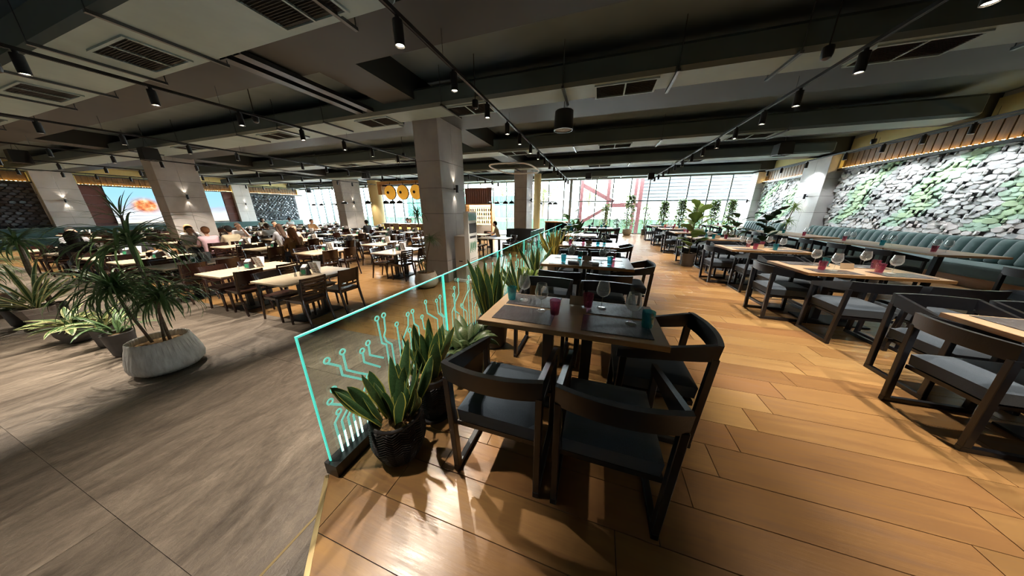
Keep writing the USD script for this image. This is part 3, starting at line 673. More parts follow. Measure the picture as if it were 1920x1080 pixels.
# ---------------------------------------------------------------- dark dining chairs of the lower hall (face +x)
def chair_frame(t):
    for s in (-1, 1):
        m = MB(); m.tube([(.185, s*.185, .44), (.19, s*.188, .25), (.195, s*.19, 0)], [.025, .022, .016], 8); obj('leg', m, 'dark_walnut', t)
        q = [(-.285, s*.19), (-.235, s*.19), (-.198, s*.19), (-.205, s*.19), (-.265, s*.19)]; z = (0, .22, .44, .56, .825)
        m = MB(); m.tube([(a, b, zz) for (a, b), zz in zip(q, z)], [.016, .021, .023, .021, .015], 8); obj('leg', m, 'dark_walnut', t)
    n = 9; g = np.linspace(-1, 1, n); X, Y = np.meshgrid(g, g, indexing='ij')
    wy = .205 + .02 * X; e = np.maximum(abs(X), abs(Y))
    top = np.stack([.015 + .215*X, wy*Y, .463 - .010*(1 - X**2)*(1 - Y**2) - .008*np.clip((e-.85)/.15, 0, 1)], -1); bot = np.stack([.015 + .21*X, wy*.97*Y, np.full_like(X, .437)], -1)
    m = MB(); m.slab(bot, top); obj('seat', m, 'dark_walnut', t, smooth=40)
    m = MB(); m.box(-.17, .17, -.185, -.165, .395, .437); m.box(-.17, .17, .165, .185, .395, .437); m.box(.155, .175, -.17, .17, .395, .437); m.box(-.19, -.17, -.17, .17, .395, .437); obj('apron', m, 'dark_walnut', t, smooth=False)
def back_piece(m, y0, y1, z0, z1, n=9):
    def pos(y, z): return -.198 - .062 * ((z - .46) / .36) ** 1.3 - .035 * (1 - (y/.2)**2)
    ys = np.linspace(y0, y1, n); zs = np.linspace(z0, z1, 3)
    P = np.array([[(pos(y, z) - .007, y, z) for z in zs] for y in ys]); m.slab(P, P + [.014, 0, 0])
def make_panel_chair():
    t = thing('dining_chair', label='x', category='chair'); chair_frame(t)
    m = MB(); back_piece(m, -.2, .2, .585, .825, 11); back_piece(m, -.2, .2, .52, .558, 11)
    for a, b in ((-.2, -.15), (-.075, -.045), (.045, .075), (.15, .2)): back_piece(m, a, b, .556, .587, 3)
    obj('back_panel', m, 'dark_walnut', t, smooth=30); return t
def make_slat_chair():
    t = thing('dining_chair', label='x', category='chair'); chair_frame(t)
    for z in (.52, .575, .63, .685, .74):
        m = MB(); back_piece(m, -.195, .195, z, z + .034, 9); obj('back_slat', m, 'dark_walnut', t, smooth=30)
    m = MB(); back_piece(m, -.2, .2, .79, .828, 9); obj('top_rail', m, 'dark_walnut', t, smooth=30); return t
panel_chair, slat_chair = Stamp(make_panel_chair), Stamp(make_slat_chair)
def make_hall_table(topm):
    def f():
        t = thing('dining_table', label='x', category='table')
        m = MB(); m.box(-.63, .63, -.4, .4, .718, .748, .003); obj('tabletop', m, topm, t, smooth=False)
        for s in (-1, 1):
            m = MB(); m.box(s*.17 - .04, s*.17 + .04, -.04, .04, .02, .70, .004); obj('post', m, 'black_iron', t, smooth=False)
        m = MB(); m.box(-.36, .36, -.22, .22, 0, .022, .004); obj('base_plate', m, 'black_iron', t, smooth=False)
        m = MB(); m.box(-.4, .4, -.03, .03, .70, .718); m.box(-.03, .03, -.25, .25, .70, .718); obj('top_bracket', m, 'black_iron', t, smooth=False)
        return t
    return f
pale_table, grey_table = Stamp(make_hall_table('pale_oak')), Stamp(make_hall_table('grey_oak'))
def make_dispenser():
    t = thing('napkin_dispenser', label='x', category='napkin dispenser')
    P = np.array([[(-.055, -.055, 0), (-.03, -.05, .13)], [(-.055, .055, 0), (-.03, .05, .13)]]); Q = np.array([[(.06, -.055, 0), (.03, -.05, .13)], [(.06, .055, 0), (.03, .05, .13)]])
    m = MB(); m.slab(P, Q); obj('case', m, 'black_iron', t, smooth=False)
    A = np.array([[.982, 0, -.189], [0, 1, 0], [.189, 0, .982]])
    m = MB(); m.obox((-.0445, 0, .065), A, (.002, .050, .060)); fp = obj('front_plate', m, 'chrome', t, smooth=False)
    m = MB(); m.obox((-.0475, 0, .058), A, (.0015, .036, .036)); obj('green_label', m, 'label_green', fp, smooth=False)
    m = MB(); m.obox((.0, 0, .140), np.array([[.9, .1, .42], [0, 1, 0], [-.42, 0, .9]]), (.035, .042, .014)); m.obox((.02, .005, .158), np.array([[.8, 0, .6], [0, 1, 0], [-.6, 0, .8]]), (.03, .04, .008)); obj('napkins', m, 'paper', t, smooth=False)
    return t
dispenser = Stamp(make_dispenser)
def make_menu():
    t = thing('menu_card', label='x', category='menu')
    r2 = random.Random(3)
    for s in (-1, 1):
        A = np.array([[.97, 0, s*.243], [0, 1, 0], [-s*.243, 0, .97]])
        m = MB(); m.obox((s*-.026, 0, .103), A, (.0012, .078, .105)); c = obj('leaf', m, 'paper', t, smooth=False)
        m = MB(); m2 = MB()
        for i in range(5):
            for j in range(2):
                zc = .175 - i*.036; yc = -.04 + j*.075 + r2.uniform(-.008, .008)
                off = s * (-.026 + (.103 - zc) * .25) - s*.0022
                m.obox((off, yc, zc), A, (.0006, r2.uniform(.016, .027), .003)); (m2 if (i + j) % 3 == 0 else m).obox((off, yc - .012, zc - .010), A, (.0006, .012, .0045))
        obj('print_field', m, 'ink', c, smooth=False, kind='stuff'); obj('print_red_field', m2, 'ink_red', c, smooth=False, kind='stuff')
    return t
menu = Stamp(make_menu)
def make_shaker():
    t = thing('shaker', label='x', category='shaker')
    m = MB(); m.lathe([(0, 0), (.02, 0), (.021, .004), (.017, .045), (.015, .055), (0, .055)], 14); obj('glass_body', m, 'salt_glass', t)
    m = MB(); m.lathe([(.0155, .054), (.0165, .056), (.016, .068), (.010, .074), (0, .075)], 14); obj('cap', m, 'chrome', t); return t
shaker = Stamp(make_shaker)
ROWS = [(2.37, (4.47, 6.07, 7.95, 9.55, 11.05, 13.18, 14.9)), (4.52, (6.95, 9.15, 10.75, 12.4, 14.0, 17.9, 19.6, 21.3, 23.0)), (6.45, (6.72, 8.5, 10.4, 12.1, 13.8, 18.0, 19.7, 21.4, 23.1)),
        (8.72, (6.55, 8.75, 10.5, 12.2, 13.9, 15.6, 17.3, 19.0, 21.5)), (10.85, (9.0, 10.72, 12.4, 14.1, 15.8, 17.5, 19.4, 21.5)), (12.95, (13.6, 18.2, 20.2, 22.2)), (15.2, (11.3, 18.5, 20.5))]
SKIP = {(1, 3, 0), (1, 2, 3)}
tabs = [(5.2, 4.97, 'the table beside the main column', 0)]
for r, (x0, yl) in enumerate(ROWS):
    for k, y0 in enumerate(yl):
        tabs.append((x0, y0, ('the %s table in the %s hall row' % (N[k + 1], N[r + 1])), r + 1))
WHO = [(3.0, 15.55, -1.6, 'man with short dark hair facing the room, at the far left beside a table', 'hair_black', 'cloth_grey', dict()),
       (2.75, 13.0 - .05, 1.45, 'woman with long dark hair seen from behind at the far left', 'hair_black', 'cloth_black', dict(long=True)),
       (4.0, 12.25, -.1, 'woman in black leaning sideways beside a brown bag, left of the group', 'hair_black', 'cloth_black', dict(long=True, lean=.05, legs='cloth_black', sleeve='short')),
       (5.15, 15.1, -.9, 'blonde woman in a white top looking right, before the middle column', 'hair_blonde', 'cloth_white', dict(long=True)),
       (4.35, 11.45, .9, 'person with reddish brown hair seen from behind in the middle of the group', 'hair_auburn', 'cloth_pink', dict()),
       (5.1, 13.55, -1.3, 'dark-haired young man in white raising a drink to his mouth', 'hair_black', 'cloth_white', dict(arms='drink')),
       (5.05, 12.0 - .35, 1.3, 'person with black hair and cream top seen from behind', 'hair_black', 'cloth_cream', dict(sleeve='short')),
       (6.25, 14.9, -.3, 'man in profile with his arm raised, right of the middle column', 'hair_brown', 'cloth_white', dict(arms='drink', sleeve='short')),
       (5.75, 11.65 + .3, 2.4, 'woman with wavy brown hair in grey facing left', 'hair_brown', 'cloth_grey', dict(long=True)),
       (8.3, 17.0, -1.5, 'man in a black t-shirt looking down at his plate', 'hair_black', 'cloth_black', dict(sleeve='short', lean=.3)),
       (7.35, 14.35, 1.2, 'man in a white shirt bending over the table, seen from behind', 'hair_brown', 'cloth_white', dict(lean=.3, sleeve='short')),
       (12.1, 22.8, -1.4, 'woman in a light top in front of the pale disc wall', 'hair_black', 'cloth_cream', dict(long=True)),
       (13.0, 23.6, 1.5, 'man in white with his back turned before the pale disc wall', 'hair_brown', 'cloth_white', dict()),
       (6.35, 10.35 + .35, -1.75, 'woman in a white sleeveless top reading at the table, auburn hair', 'hair_brown', 'cloth_white', dict(sleeve=False, lean=.22, long=True)),
       (5.95, 9.25, 1.1, 'woman with long auburn hair in a brown jacket seen from behind', 'hair_auburn', 'cloth_brown', dict(long=True)),
       (10.5, 16.6, -2.9, 'person with dark hair in an olive top sitting far back', 'hair_black', 'cloth_brown', dict()),
       (10.6, 12.15, 3.0, 'woman with a dark bun in a black jacket facing left near the bar', 'hair_black', 'cloth_black', dict()),
       (14.15, 11.75, PI, 'person behind the amber counter on the left', 'hair_black', 'cloth_grey', dict()), (14.9, 12.6, PI, 'person in dark clothes farther behind the amber counter', 'hair_black', 'cloth_navy', dict()),
       (13.1 - .8, 4.85, 1.9, 'man in a cream shirt at the table beyond the white totem', 'hair_black', 'cloth_cream', dict(sleeve='short', lean=.25))]
# seat each guest at the free chair nearest to where the photograph shows them
SEAT, TAKEN = {}, {}
for q, (x, y, a, *_) in enumerate(WHO):
    if q in (17, 18, 19): continue
    best = None
    for ti, (x0, y0, w, r) in enumerate(tabs):
        for i, dx in enumerate((-.3, .27)):
            for sy in (-1, 1):
                if (ti, i, sy) in TAKEN or (abs(math.sin(a)) > .5 and math.sin(a) * sy > 0): continue
                p = (x0 + .63 + dx, y0 + .4 + sy * .56); dd = math.hypot(p[0] - x, p[1] - y)
                if best is None or dd < best[0]: best = (dd, ti, i, sy, p)
    TAKEN[best[1:4]] = q; SEAT[q] = (best[4][0], best[4][1], PI/2 if best[3] < 0 else -PI/2)
for q, (x0, y0, w, r) in enumerate(tabs):
    cx, cy = x0 + .63, y0 + .4
    st_ = grey_table if q in (0, 3, 6, 11) or (r > 2 and q % 3 == 0) else pale_table
    st_((cx, cy, LOW), 0, '%s oak dining table, %s' % ('greyish' if st_ is grey_table else 'pale', w.replace('the table', 'the one').replace(' table', '').replace('the ', '', 1) if r else 'the one beside the main column'), 'hall dining tables')
    for i, (dx, fx) in enumerate(((-.3, 'near'), (.27, 'far'))):
        for sy, fy in ((-1, 'right'), (1, 'left')):
            ch = slat_chair if (q * 4 + i * 2 + (sy > 0) * 3) % 5 in (0,) or (q == 1 and i == 0 and sy < 0) else panel_chair
            if q == 1 and i == 1 and sy < 0: ch = panel_chair
            pull = rng.uniform(-.03, .06)
            if q in (1, 2): pull = 0.0
            d = .4 - .08 + pull
            if (q, i, sy) in TAKEN: d = .585
            ch((cx + dx + (.06 if (q == 1 and i == 1) else 0) + rng.uniform(-.03, .03) * (r != 1 and (q, i, sy) not in TAKEN), cy + sy*d, LOW), (PI/2 if sy < 0 else -PI/2) + rng.uniform(-.12, .12) * (q != 1 and (q, i, sy) not in TAKEN), 'dark walnut %s-back chair, %s %s seat of %s' % ('slat' if ch is slat_chair else 'panel', fx, fy, w), 'dark walnut dining chairs')
    z = LOW + .749
    a = rng.uniform(-.2, .2)
    dispenser((cx - .02, cy + .02, z), a + (.35 if r < 3 else 0), 'black napkin dispenser with green label on %s' % w, 'napkin dispensers')
    menu((cx + .14, cy - .02, z), a + .2, 'folded white menu card with small print on %s' % w, 'menu cards')
    if r < 4:
        for j in (0, 1): shaker((cx - .16 + j*.055, cy + .07 - j*.05, z), 0, '%s of two small shakers on %s' % (('left', 'right')[j], w), 'shakers')
# ---------------------------------------------------------------- looks of plants and details
def leaf_look(name, mid, mid2, edge=None, e0=0.80, rough=0.38, trans=0.22):
    n = {'p': ('principled_bsdf', {'roughness': rough, 'specular_ior_level': 0.5}), 'tl': ('translucent_bsdf', {}), 'mx': ('mix_closure', {'fac': trans}), 'tc': ('texture_coordinate', {}),
         'mp': ('mapping', {'scale': (1.0, 7.0, 1.0)}), 'nz': ('noise_texture', {'scale': 6.0, 'detail': 4.0, 'roughness': 0.6, 'distortion': 0.8}), 'rp': ('rgb_ramp', {'ramp': [(0.35, mid), (0.68, mid2)]})}
    L = [('tc.UV', 'mp.vector'), ('mp.vector', 'nz.vector'), ('nz.fac', 'rp.fac')]
    src = 'rp.color'
    if edge:
        n['sx'] = ('separate_xyz', {}); n['s1'] = ('math', {'math_type': 'subtract', 'value2': 0.5}); n['ab'] = ('math', {'math_type': 'absolute'})
        n['gr'] = ('map_range', {'from_min': e0/2 - .015, 'from_max': e0/2 + .015, 'to_min': 0.0, 'to_max': 1.0, 'clamp': True}); n['mc'] = ('mix', {'color2': edge})
        L += [('tc.UV', 'sx.vector'), ('sx.x', 's1.value1'), ('s1.value', 'ab.value1'), ('ab.value', 'gr.value'), ('gr.result', 'mc.fac'), ('rp.color', 'mc.color1')]; src = 'mc.color'
    L += [(src, 'p.base_color'), (src, 'tl.color'), ('p.BSDF', 'mx.closure1'), ('tl.BSDF', 'mx.closure2')]
    LOOK[name] = usdkit.material(stage, '/World/Looks/' + name, n, L, surface='mx.closure')
leaf_look('snake_leaf', (0.020, 0.060, 0.020), (0.055, 0.11, 0.042), (0.42, 0.40, 0.08), 0.84)
leaf_look('snake_leaf_gold', (0.10, 0.10, 0.025), (0.16, 0.15, 0.045), (0.58, 0.46, 0.10), 0.52)
leaf_look('variegated_leaf', (0.055, 0.12, 0.04), (0.10, 0.18, 0.06), (0.62, 0.60, 0.30), 0.52)
leaf_look('fig_leaf', (0.055, 0.105, 0.020), (0.105, 0.15, 0.035), None, rough=0.32)
leaf_look('fig_leaf_dark', (0.016, 0.045, 0.016), (0.030, 0.070, 0.024), None, rough=0.3, trans=0.12)
leaf_look('rubber_leaf', (0.030, 0.070, 0.020), (0.060, 0.11, 0.032), None, rough=0.25, trans=0.12)
leaf_look('dracaena_leaf', (0.06, 0.145, 0.06), (0.17, 0.26, 0.095), None)
leaf_look('pale_leaf', (0.035, 0.065, 0.022), (0.14, 0.16, 0.07), (0.035, 0.07, 0.02), 0.70)
leaf_look('bright_leaf', (0.09, 0.165, 0.028), (0.20, 0.27, 0.055), None, trans=0.4)
look('bark', (0.20, 0.15, 0.11), 0.85, col2=(0.11, 0.08, 0.06), scale=(20, 20, 60), bump=0.004, bscale=(30, 30, 130))
look('soil', (0.30, 0.17, 0.06), 0.95, col2=(0.045, 0.028, 0.015), scale=(60, 60, 60), detail=3, bump=0.012, bscale=(55, 55, 55))
look('pot_black', (0.018, 0.016, 0.017), 0.5)
look('pot_white', (0.86, 0.85, 0.83), 0.75, col2=(0.62, 0.60, 0.58), scale=(26, 26, 5), bump=0.004, bscale=(60, 60, 14))
look('pot_cream', (0.52, 0.46, 0.38), 0.75, col2=(0.42, 0.37, 0.30), scale=(10, 10, 10))
look('pot_taupe', (0.20, 0.165, 0.145), 0.7, col2=(0.16, 0.13, 0.115), scale=(7, 7, 7))
look('pot_grey', (0.085, 0.080, 0.080), 0.65, col2=(0.065, 0.06, 0.062), scale=(9, 9, 9))
look('pot_brown', (0.075, 0.058, 0.045), 0.6)
look('edge_glow', (0.2, 0.9, 0.75), emit=((0.10, 0.72, 0.60), 0.9))
look('etch_glow', (0.5, 0.95, 0.85), emit=((0.24, 0.85, 0.70), 0.55))
look('etch_bright', (0.8, 1, 0.95), emit=((0.75, 1.0, 0.92), 1.3))
look('white_gloss', (0.80, 0.80, 0.80), 0.3)
look('beige_board', (0.42, 0.36, 0.30), 0.5)
look('dark_leather', (0.035, 0.034, 0.036), 0.35)
look('tan_leather', (0.36, 0.24, 0.15), 0.5)
look('red_steel', (0.085, 0.022, 0.022), 0.5)
look('orange_wood', (0.62, 0.33, 0.10), 0.45, col2=(0.52, 0.25, 0.07), scale=(20, 20, 3))
look('cabinet_wood', (0.17, 0.06, 0.032), 0.45, col2=(0.11, 0.038, 0.02), scale=(16, 16, 2))
look('ext_white', (0.80, 0.80, 0.80), 0.8); look('ext_grey', (0.30, 0.32, 0.35), 0.8); look('ext_wall', (0.20, 0.195, 0.195), 0.8); look('ext_louvre', (0.055, 0.065, 0.075), 0.8); look('ext_green', (0.075, 0.14, 0.085), 0.8); look('ext_teal', (0.055, 0.16, 0.125), 0.8); look('ext_ground', (0.42, 0.41, 0.40), 0.9)
look('gold_dome', (0.80, 0.46, 0.09), 0.4, 0.2, emit=((1.0, 0.48, 0.05), 0.42))  # emission stands in for the light the gold reflects
look('bar_glow', (1, .7, .2), emit=((1.0, 0.62, 0.12), 3.0)); look('shelf_glow', (1, .85, .5), emit=((1.0, 0.80, 0.42), 2.2))
look('bottle_amber', (0.20, 0.08, 0.015), 0.15); look('bottle_green', (0.04, 0.12, 0.05), 0.15); look('bottle_clear', (0.55, 0.55, 0.5), 0.12)
look('yellow_column', (0.62, 0.50, 0.24), 0.6)

class LB:
    """leaf sheets with u across and v along each blade"""
    def __init__(s): s.v, s.f, s.uv, s.n = [], [], [], 0
    def grid(s, V):
        m, n = V.shape[:2]; i, j = np.meshgrid(np.arange(m - 1), np.arange(n - 1), indexing='ij')
        q = np.stack([i*n+j, i*n+j+1, (i+1)*n+j+1, (i+1)*n+j], -1).reshape(-1, 4) + s.n
        s.v.append(V.reshape(-1, 3)); s.f.append(np.vstack([q[:, :3], q[:, [0, 2, 3]]])); s.n += m * n
        a, b = np.meshgrid(np.linspace(0, 1, m), np.linspace(0, 1, n), indexing='ij'); s.uv.append(np.stack([b, a], -1).reshape(-1, 2))
    def build(s, name, mat, parent=None, **kw):
        base = ppath(parent); path = base + '/' + numbered(base, name)
        m = usdkit.mesh(stage, path, (np.vstack(s.v), np.vstack(s.f)), LOOK[mat], True, uv=np.vstack(s.uv)); return setdata(m.GetPrim(), **kw)
def prof(kind, t):
    if kind == 'sword': return np.clip(.55 + .9*t, 0, 1) * np.clip((1 - t) / .42, 0, 1) ** .6
    if kind == 'strap': return np.clip(.5 + 3*t, 0, 1) * (1 - t) ** .55
    if kind == 'oval': return np.sin(PI * np.clip(t*.96 + .03, 0, 1)) ** .75
    if kind == 'fiddle': return .25 + .75 * np.clip(np.sin(PI * np.clip(t, 0, 1) ** 1.25), 0, 1) ** .55 - .22 * np.exp(-((t - .34) / .13) ** 2) if False else np.where(t < .98, np.clip(np.sin(PI * t ** 1.35), 0, 1) ** .55 * (1 - .20 * np.exp(-((t - .30) / .12) ** 2)), 0)
def leaf(b, az, el, length, width, droop=0.6, kind='strap', n=8, k=5, fold=.25, twist=0.0, wave=0.0):
    t = np.linspace(0, 1, n); e = el - droop * t ** 1.4
    d = np.stack([np.cos(e) * math.cos(az), np.cos(e) * math.sin(az), np.sin(e)], -1)
    p = np.asarray(b, float) + np.vstack([np.zeros(3), np.cumsum((d[1:] + d[:-1]) / 2 * (length / (n - 1)), 0)])
    side = np.array([-math.sin(az), math.cos(az), 0.0]); nrm = np.cross(d, side)
    tw = twist * t; sd = side * np.cos(tw)[:, None] + nrm * np.sin(tw)[:, None]; nm = nrm * np.cos(tw)[:, None] - side * np.sin(tw)[:, None]
    u = np.linspace(-1, 1, k); w = prof(kind, t) * width / 2
    V = p[:, None] + sd[:, None] * (u[None, :, None] * w[:, None, None]) - nm[:, None] * ((fold * np.abs(u)[None, :] * w[:, None] + wave * width * np.sin(t * 14)[:, None] * np.abs(u)[None, :])[..., None])
    return V
def pot(t, profile, mat, soil_z, soil_r, n=40, fn=None):
    m = MB(); m.lathe(profile, n, fn=fn); obj('pot', m, mat, t, smooth=40)
    m = MB(); m.lathe([(soil_r, soil_z - .01), (soil_r * .7, soil_z), (soil_r * .35, soil_z + .006), (0, soil_z + .008)], 24); obj('soil', m, 'soil', t)
def outline(r0, r1, h, wall=.02, belly=0.0, low=.5, foot=.85, n=12):
    z = np.linspace(0, h, n); u = z / h
    r = r0 + (r1 - r0) * u + belly * np.exp(-((u - low) / .33) ** 2)
    r[0] *= foot
    return [(0, 0)] + list(zip(r, z)) + [(r[-1] - wall * .3, h + .006), (r[-1] - wall, h)] + [(r[-1] - wall, h - .09)]

# ---------------------------------------------------------------- glass balustrade with lit circuit lines
bal = thing('glass_balustrade', label='frameless glass balustrade with glowing green edges and etched circuit lines along the wine terrace', category='balustrade')
def BY(x): return 1.368 + (x - 0.7) * 0.0195
m = MB()
for (xa, xb) in ((.70, 12.0),):
    P = [(xa, BY(xa) - .065), (xb, BY(xb) - .065), (xb, BY(xb) + .03), (xa, BY(xa) + .03)]
    m.poly(Polygon(P), 0.0, .085)
obj('base_channel', m, 'black_metal', bal, smooth=False)
clear_glass('bal_glass', (0.88, 0.93, 0.915), 0.035, 0.85, 4.5)
TRACE = [[(0.827, 0.684), (0.89, 0.624), (0.891, 0.562), (0.984, 0.471), (1.05, .40)], [(0.922, 0.685), (0.923, 0.575), (0.992, 0.507), (1.09, .42)], [(1.047, 0.619), (1.045, 0.553), (1.071, 0.527), (1.16, .44)], [(1.098, 0.648), (1.096, 0.575), (1.2, .49)],
         [(0.825, 0.495), (0.961, 0.363), (0.866, 0.275), (0.865, 0.07)], [(0.791, 0.437), (0.891, 0.341), (0.826, 0.284), (0.828, 0.07)], [(0.823, 0.338), (0.786, 0.303), (0.791, 0.07)], [(1.057, 0.423), (1.0, 0.357), (0.9, 0.256), (0.902, 0.07)], [(1.065, 0.345), (0.937, 0.267), (0.935, 0.07)], [(.99, .285), (.987, .07)],
         [(1.199, 0.78), (1.206, 0.605), (1.241, 0.574), (1.241, .3)], [(1.259, 0.78), (1.253, 0.683), (1.233, 0.646), (1.246, 0.6), (1.29, .55), (1.29, .2)], [(1.365, 0.663), (1.361, 0.15)], [(1.494, 0.691), (1.48, 0.61), (1.402, 0.526), (1.4, 0.10)], [(1.551, 0.694), (1.552, 0.6), (1.60, .55), (1.6, .1)],
         [(1.729, 0.713), (1.736, 0.619), (1.876, 0.502), (1.869, 0.1)], [(1.891, 0.668), (1.9, 0.554), (1.974, 0.482), (1.977, 0.1)], [(1.491, 0.552), (1.49, 0.1)], [(1.952, 0.687), (1.94, 0.54), (2.01, .46), (2.01, .1)], [(1.66, .60), (1.67, .5), (1.78, .4), (1.78, .1)]]
def etch(m, path):
    pts = [np.array([x, BY(x) - .0085, z]) for x, z in path]
    for a, b in zip(pts, pts[1:]): m.bar(a, b,   .0025, .0135, (0, 0, 1) if abs(b[0] - a[0]) > .004 else (1, 0, 0))
    x, z = path[0]; c = np.array([x, BY(x) - .0085, z + .016]); a = np.arange(14) * 2 * PI / 14
    ring = lambda r, y: np.stack([c[0] + r*np.cos(a), np.full(14, c[1] + y), c[2] + r*np.sin(a)], -1)
    A, B, C, D = ring(.021, -.001), ring(.011, -.001), ring(.021, .001), ring(.011, .001)
    v = np.vstack([A, B, C, D]); f = []
    for i in range(14):
        j = (i + 1) % 14; f += [(i, j, 14+j), (i, 14+j, 14+i), (28+i, 42+i, 42+j), (28+i, 42+j, 28+j)]
    m.add(v, f)
edges = [0.71, 2.04, 3.57, 5.16, 6.76, 8.36, 9.96, 11.98]
r3 = random.Random(11)
for i, (xa, xb) in enumerate(zip(edges, edges[1:])):
    xa += .006; xb -= .006
    P, Q = [], []
    m = MB(); m.poly(Polygon([(xa, BY(xa) - .007), (xb, BY(xb) - .007), (xb, BY(xb) + .007), (xa, BY(xa) + .007)]), .03, .893)
    gp = obj('glass_panel', m, 'bal_glass', bal, smooth=False)
    m = MB(); m.bar((xa, BY(xa), .8975), (xb, BY(xb), .8975), .0135, .009); m.bar((xa + .003, BY(xa), .09), (xa + .003, BY(xa), .895), .0135, .006, (1, 0, 0)); m.bar((xb - .003, BY(xb), .09), (xb - .003, BY(xb), .895), .0135, .006, (1, 0, 0))
    obj('lit_edge', m, 'edge_glow', gp, smooth=False)
    m = MB()
    if i == 0: paths = TRACE
    else:
        paths = []; n = 17
        for q in range(n):
            x0 = xa + .08 + (xb - xa - .16) * (q + r3.random() * .5) / n; h = r3.uniform(.3, .6); k = r3.choice([-1, 1, 1]) * r3.uniform(.03, .14); top = min(h + r3.uniform(.1, .25), .80)
            xt = min(max(x0 + k, xa + .03), xb - .03)
            paths.append([(xt, top), (xt, h + abs(xt - x0) * .8), (x0, h), (x0, .07)])
    m2 = MB()
    for p in paths:
        etch(m, p)
        if i == 0 and p[-1][1] < .11 and p[-2][1] > .2:
            x = p[-1][0]; m2.bar((x, BY(x) - .0105, p[-1][1]), (x, BY(x) - .0105, p[-1][1] + .14), .002, .011, (1, 0, 0))
    obj('circuit_etching', m, 'etch_glow', gp, smooth=False, kind='stuff')
    if m2.v: obj('bright_etching', m2, 'etch_bright', gp, smooth=False, kind='stuff')

# ---------------------------------------------------------------- plants
def chevron(v, a, prof_):
    z = v[..., 2]; band = (a[None] / (2*PI) * 11) % 1.0
    ph = z * 62 - np.abs(band - .5) * 3.0
    k = np.where((z > .01) & (z < .30), -.0042 * np.clip(np.sin(ph * 2 * PI) * 1.6, -1, 1), 0)
    rr = np.linalg.norm(v[..., :2], axis=-1, keepdims=True); v[..., :2] *= 1 + np.where(rr > 1e-6, k[..., None] / np.maximum(rr, 1e-6), 0); return v
def snake_plant(loc, label, leaves, potspec, seed, mat='snake_leaf', plate=False, group=None):
    r = random.Random(seed); t = thing('snake_plant', loc, 0, label, 'potted plant', group)
    kind, rp, hp = potspec
    if kind == 'chevron':
        z = np.linspace(0, hp, 150); u = z / hp; rr = rp * (.62 + .38 * np.clip(u * 2.1, 0, 1) ** .6 + .05 * np.sin(u * PI)) ; 
        pr = [(0, 0)] + list(zip(rr, z)) + [(rr[-1] - .006, hp + .006), (rr[-1] - .016, hp + .004), (rr[-1] - .018, hp - .06)]
        m = MB(); m.lathe(pr, 220, fn=chevron); obj('pot', m, 'pot_black', t, smooth=50); sr = rr[-1] - .018
        m = MB(); m.lathe([(sr, hp - .03), (sr * .6, hp - .02), (0, hp - .012)], 24); obj('soil', m, 'soil', t)
    else:
        pot(t, outline(rp * .8, rp, hp), kind, hp - .03, rp - .02)
    if plate:
        m = MB(); m.lathe([(0, .0), (rp * 1.02, 0), (rp * 1.08, .03), (rp * 1.05, .03), (rp, .012), (0, .012)], 32); obj('saucer', m, 'pot_black', t)
    n, lo, hi, wd, spread = leaves
    for i in range(n):
        az = r.uniform(0, 2*PI); q = r.random() ** .6 * rp * .62
        el = PI/2 - spread * (.15 + .85 * q / (rp * .62)) - r.uniform(0, .12)
        b = LB(); b.grid(leaf((q*math.cos(az), q*math.sin(az), hp - .03), az + r.uniform(-.5, .5), el, r.uniform(lo, hi), wd * r.uniform(.85, 1.2), r.uniform(-.12, .3), 'sword', 12, 5, r.uniform(.25, .5), r.uniform(-.9, .9)))
        b.build('leaf', mat, t)
    return t
snake_plant((.955, 1.07, 0), 'variegated snake plant in a black chevron pot, nearest to the viewpoint', (22, .20, .46, .080, .40), ('chevron', .15, .31), 6)
snake_plant((1.33, 1.08, 0), 'variegated snake plant in the second black chevron pot, on a saucer', (18, .24, .48, .080, .34), ('chevron', .14, .34), 8, plate=True)
snake_plant((2.42, 1.03, 0), 'tall upright snake plant behind the near balustrade table', (19, .45, .80, .085, .20), ('pot_black', .17, .34), 3)
snake_plant((3.55, 1.06, 0), 'low bushy snake plant, fourth plant along the glass balustrade', (20, .30, .55, .08, .6), ('pot_black', .16, .33), 14)
snake_plant((4.75, 1.08, 0), 'dark snake plant beside the second balustrade table', (13, .35, .62, .085, .4), ('pot_brown', .17, .35), 22)
snake_plant((6.35, .98, 0), 'big yellow-edged snake plant spreading beside the third balustrade table', (34, .5, .85, .075, .6), ('pot_brown', .2, .36), 31, 'snake_leaf_gold')
def bushy(loc, label, potf, n, lo, hi, wd, mat, seed, z0, cat='potted plant', rad=.1, kind='oval', el=(.2, 1.3), droop=(.5, 1.4), name='leafy_plant', part='leaf', fold=.3):
    r = random.Random(seed); t = thing(name, loc, 0, label, cat); potf(t)
    joined = LB()
    for i in range(n):
        az = r.uniform(0, 2*PI); q = r.random() * rad; h = z0 + r.random() * .12
        V = leaf((q*math.cos(az), q*math.sin(az), h), az + r.uniform(-.4, .4), r.uniform(*el), r.uniform(lo, hi), wd * r.uniform(.8, 1.2), r.uniform(*droop), kind, 9, 5, fold)
        if part == 'leaf': b = LB(); b.grid(V); b.build('leaf', mat, t)
        else: joined.grid(V)
    if part != 'leaf': joined.build('foliage', mat, t, kind='stuff')
    return t
bushy((1.80, 1.03, 0), 'low bushy plant with pale patterned leaves under the near balustrade table edge', lambda t: pot(t, outline(.12, .16, .30), 'pot_black', .27, .14), 34, .16, .30, .085, 'pale_leaf', 4, .26, el=(.1, 1.45), droop=(.2, 1.9))
bushy((4.2, 1.05, 0), 'small yellowish leafy plant between two snake plants by the balustrade', lambda t: pot(t, outline(.11, .14, .30), 'pot_brown', .27, .12), 22, .15, .26, .10, 'bright_leaf', 6, .28)
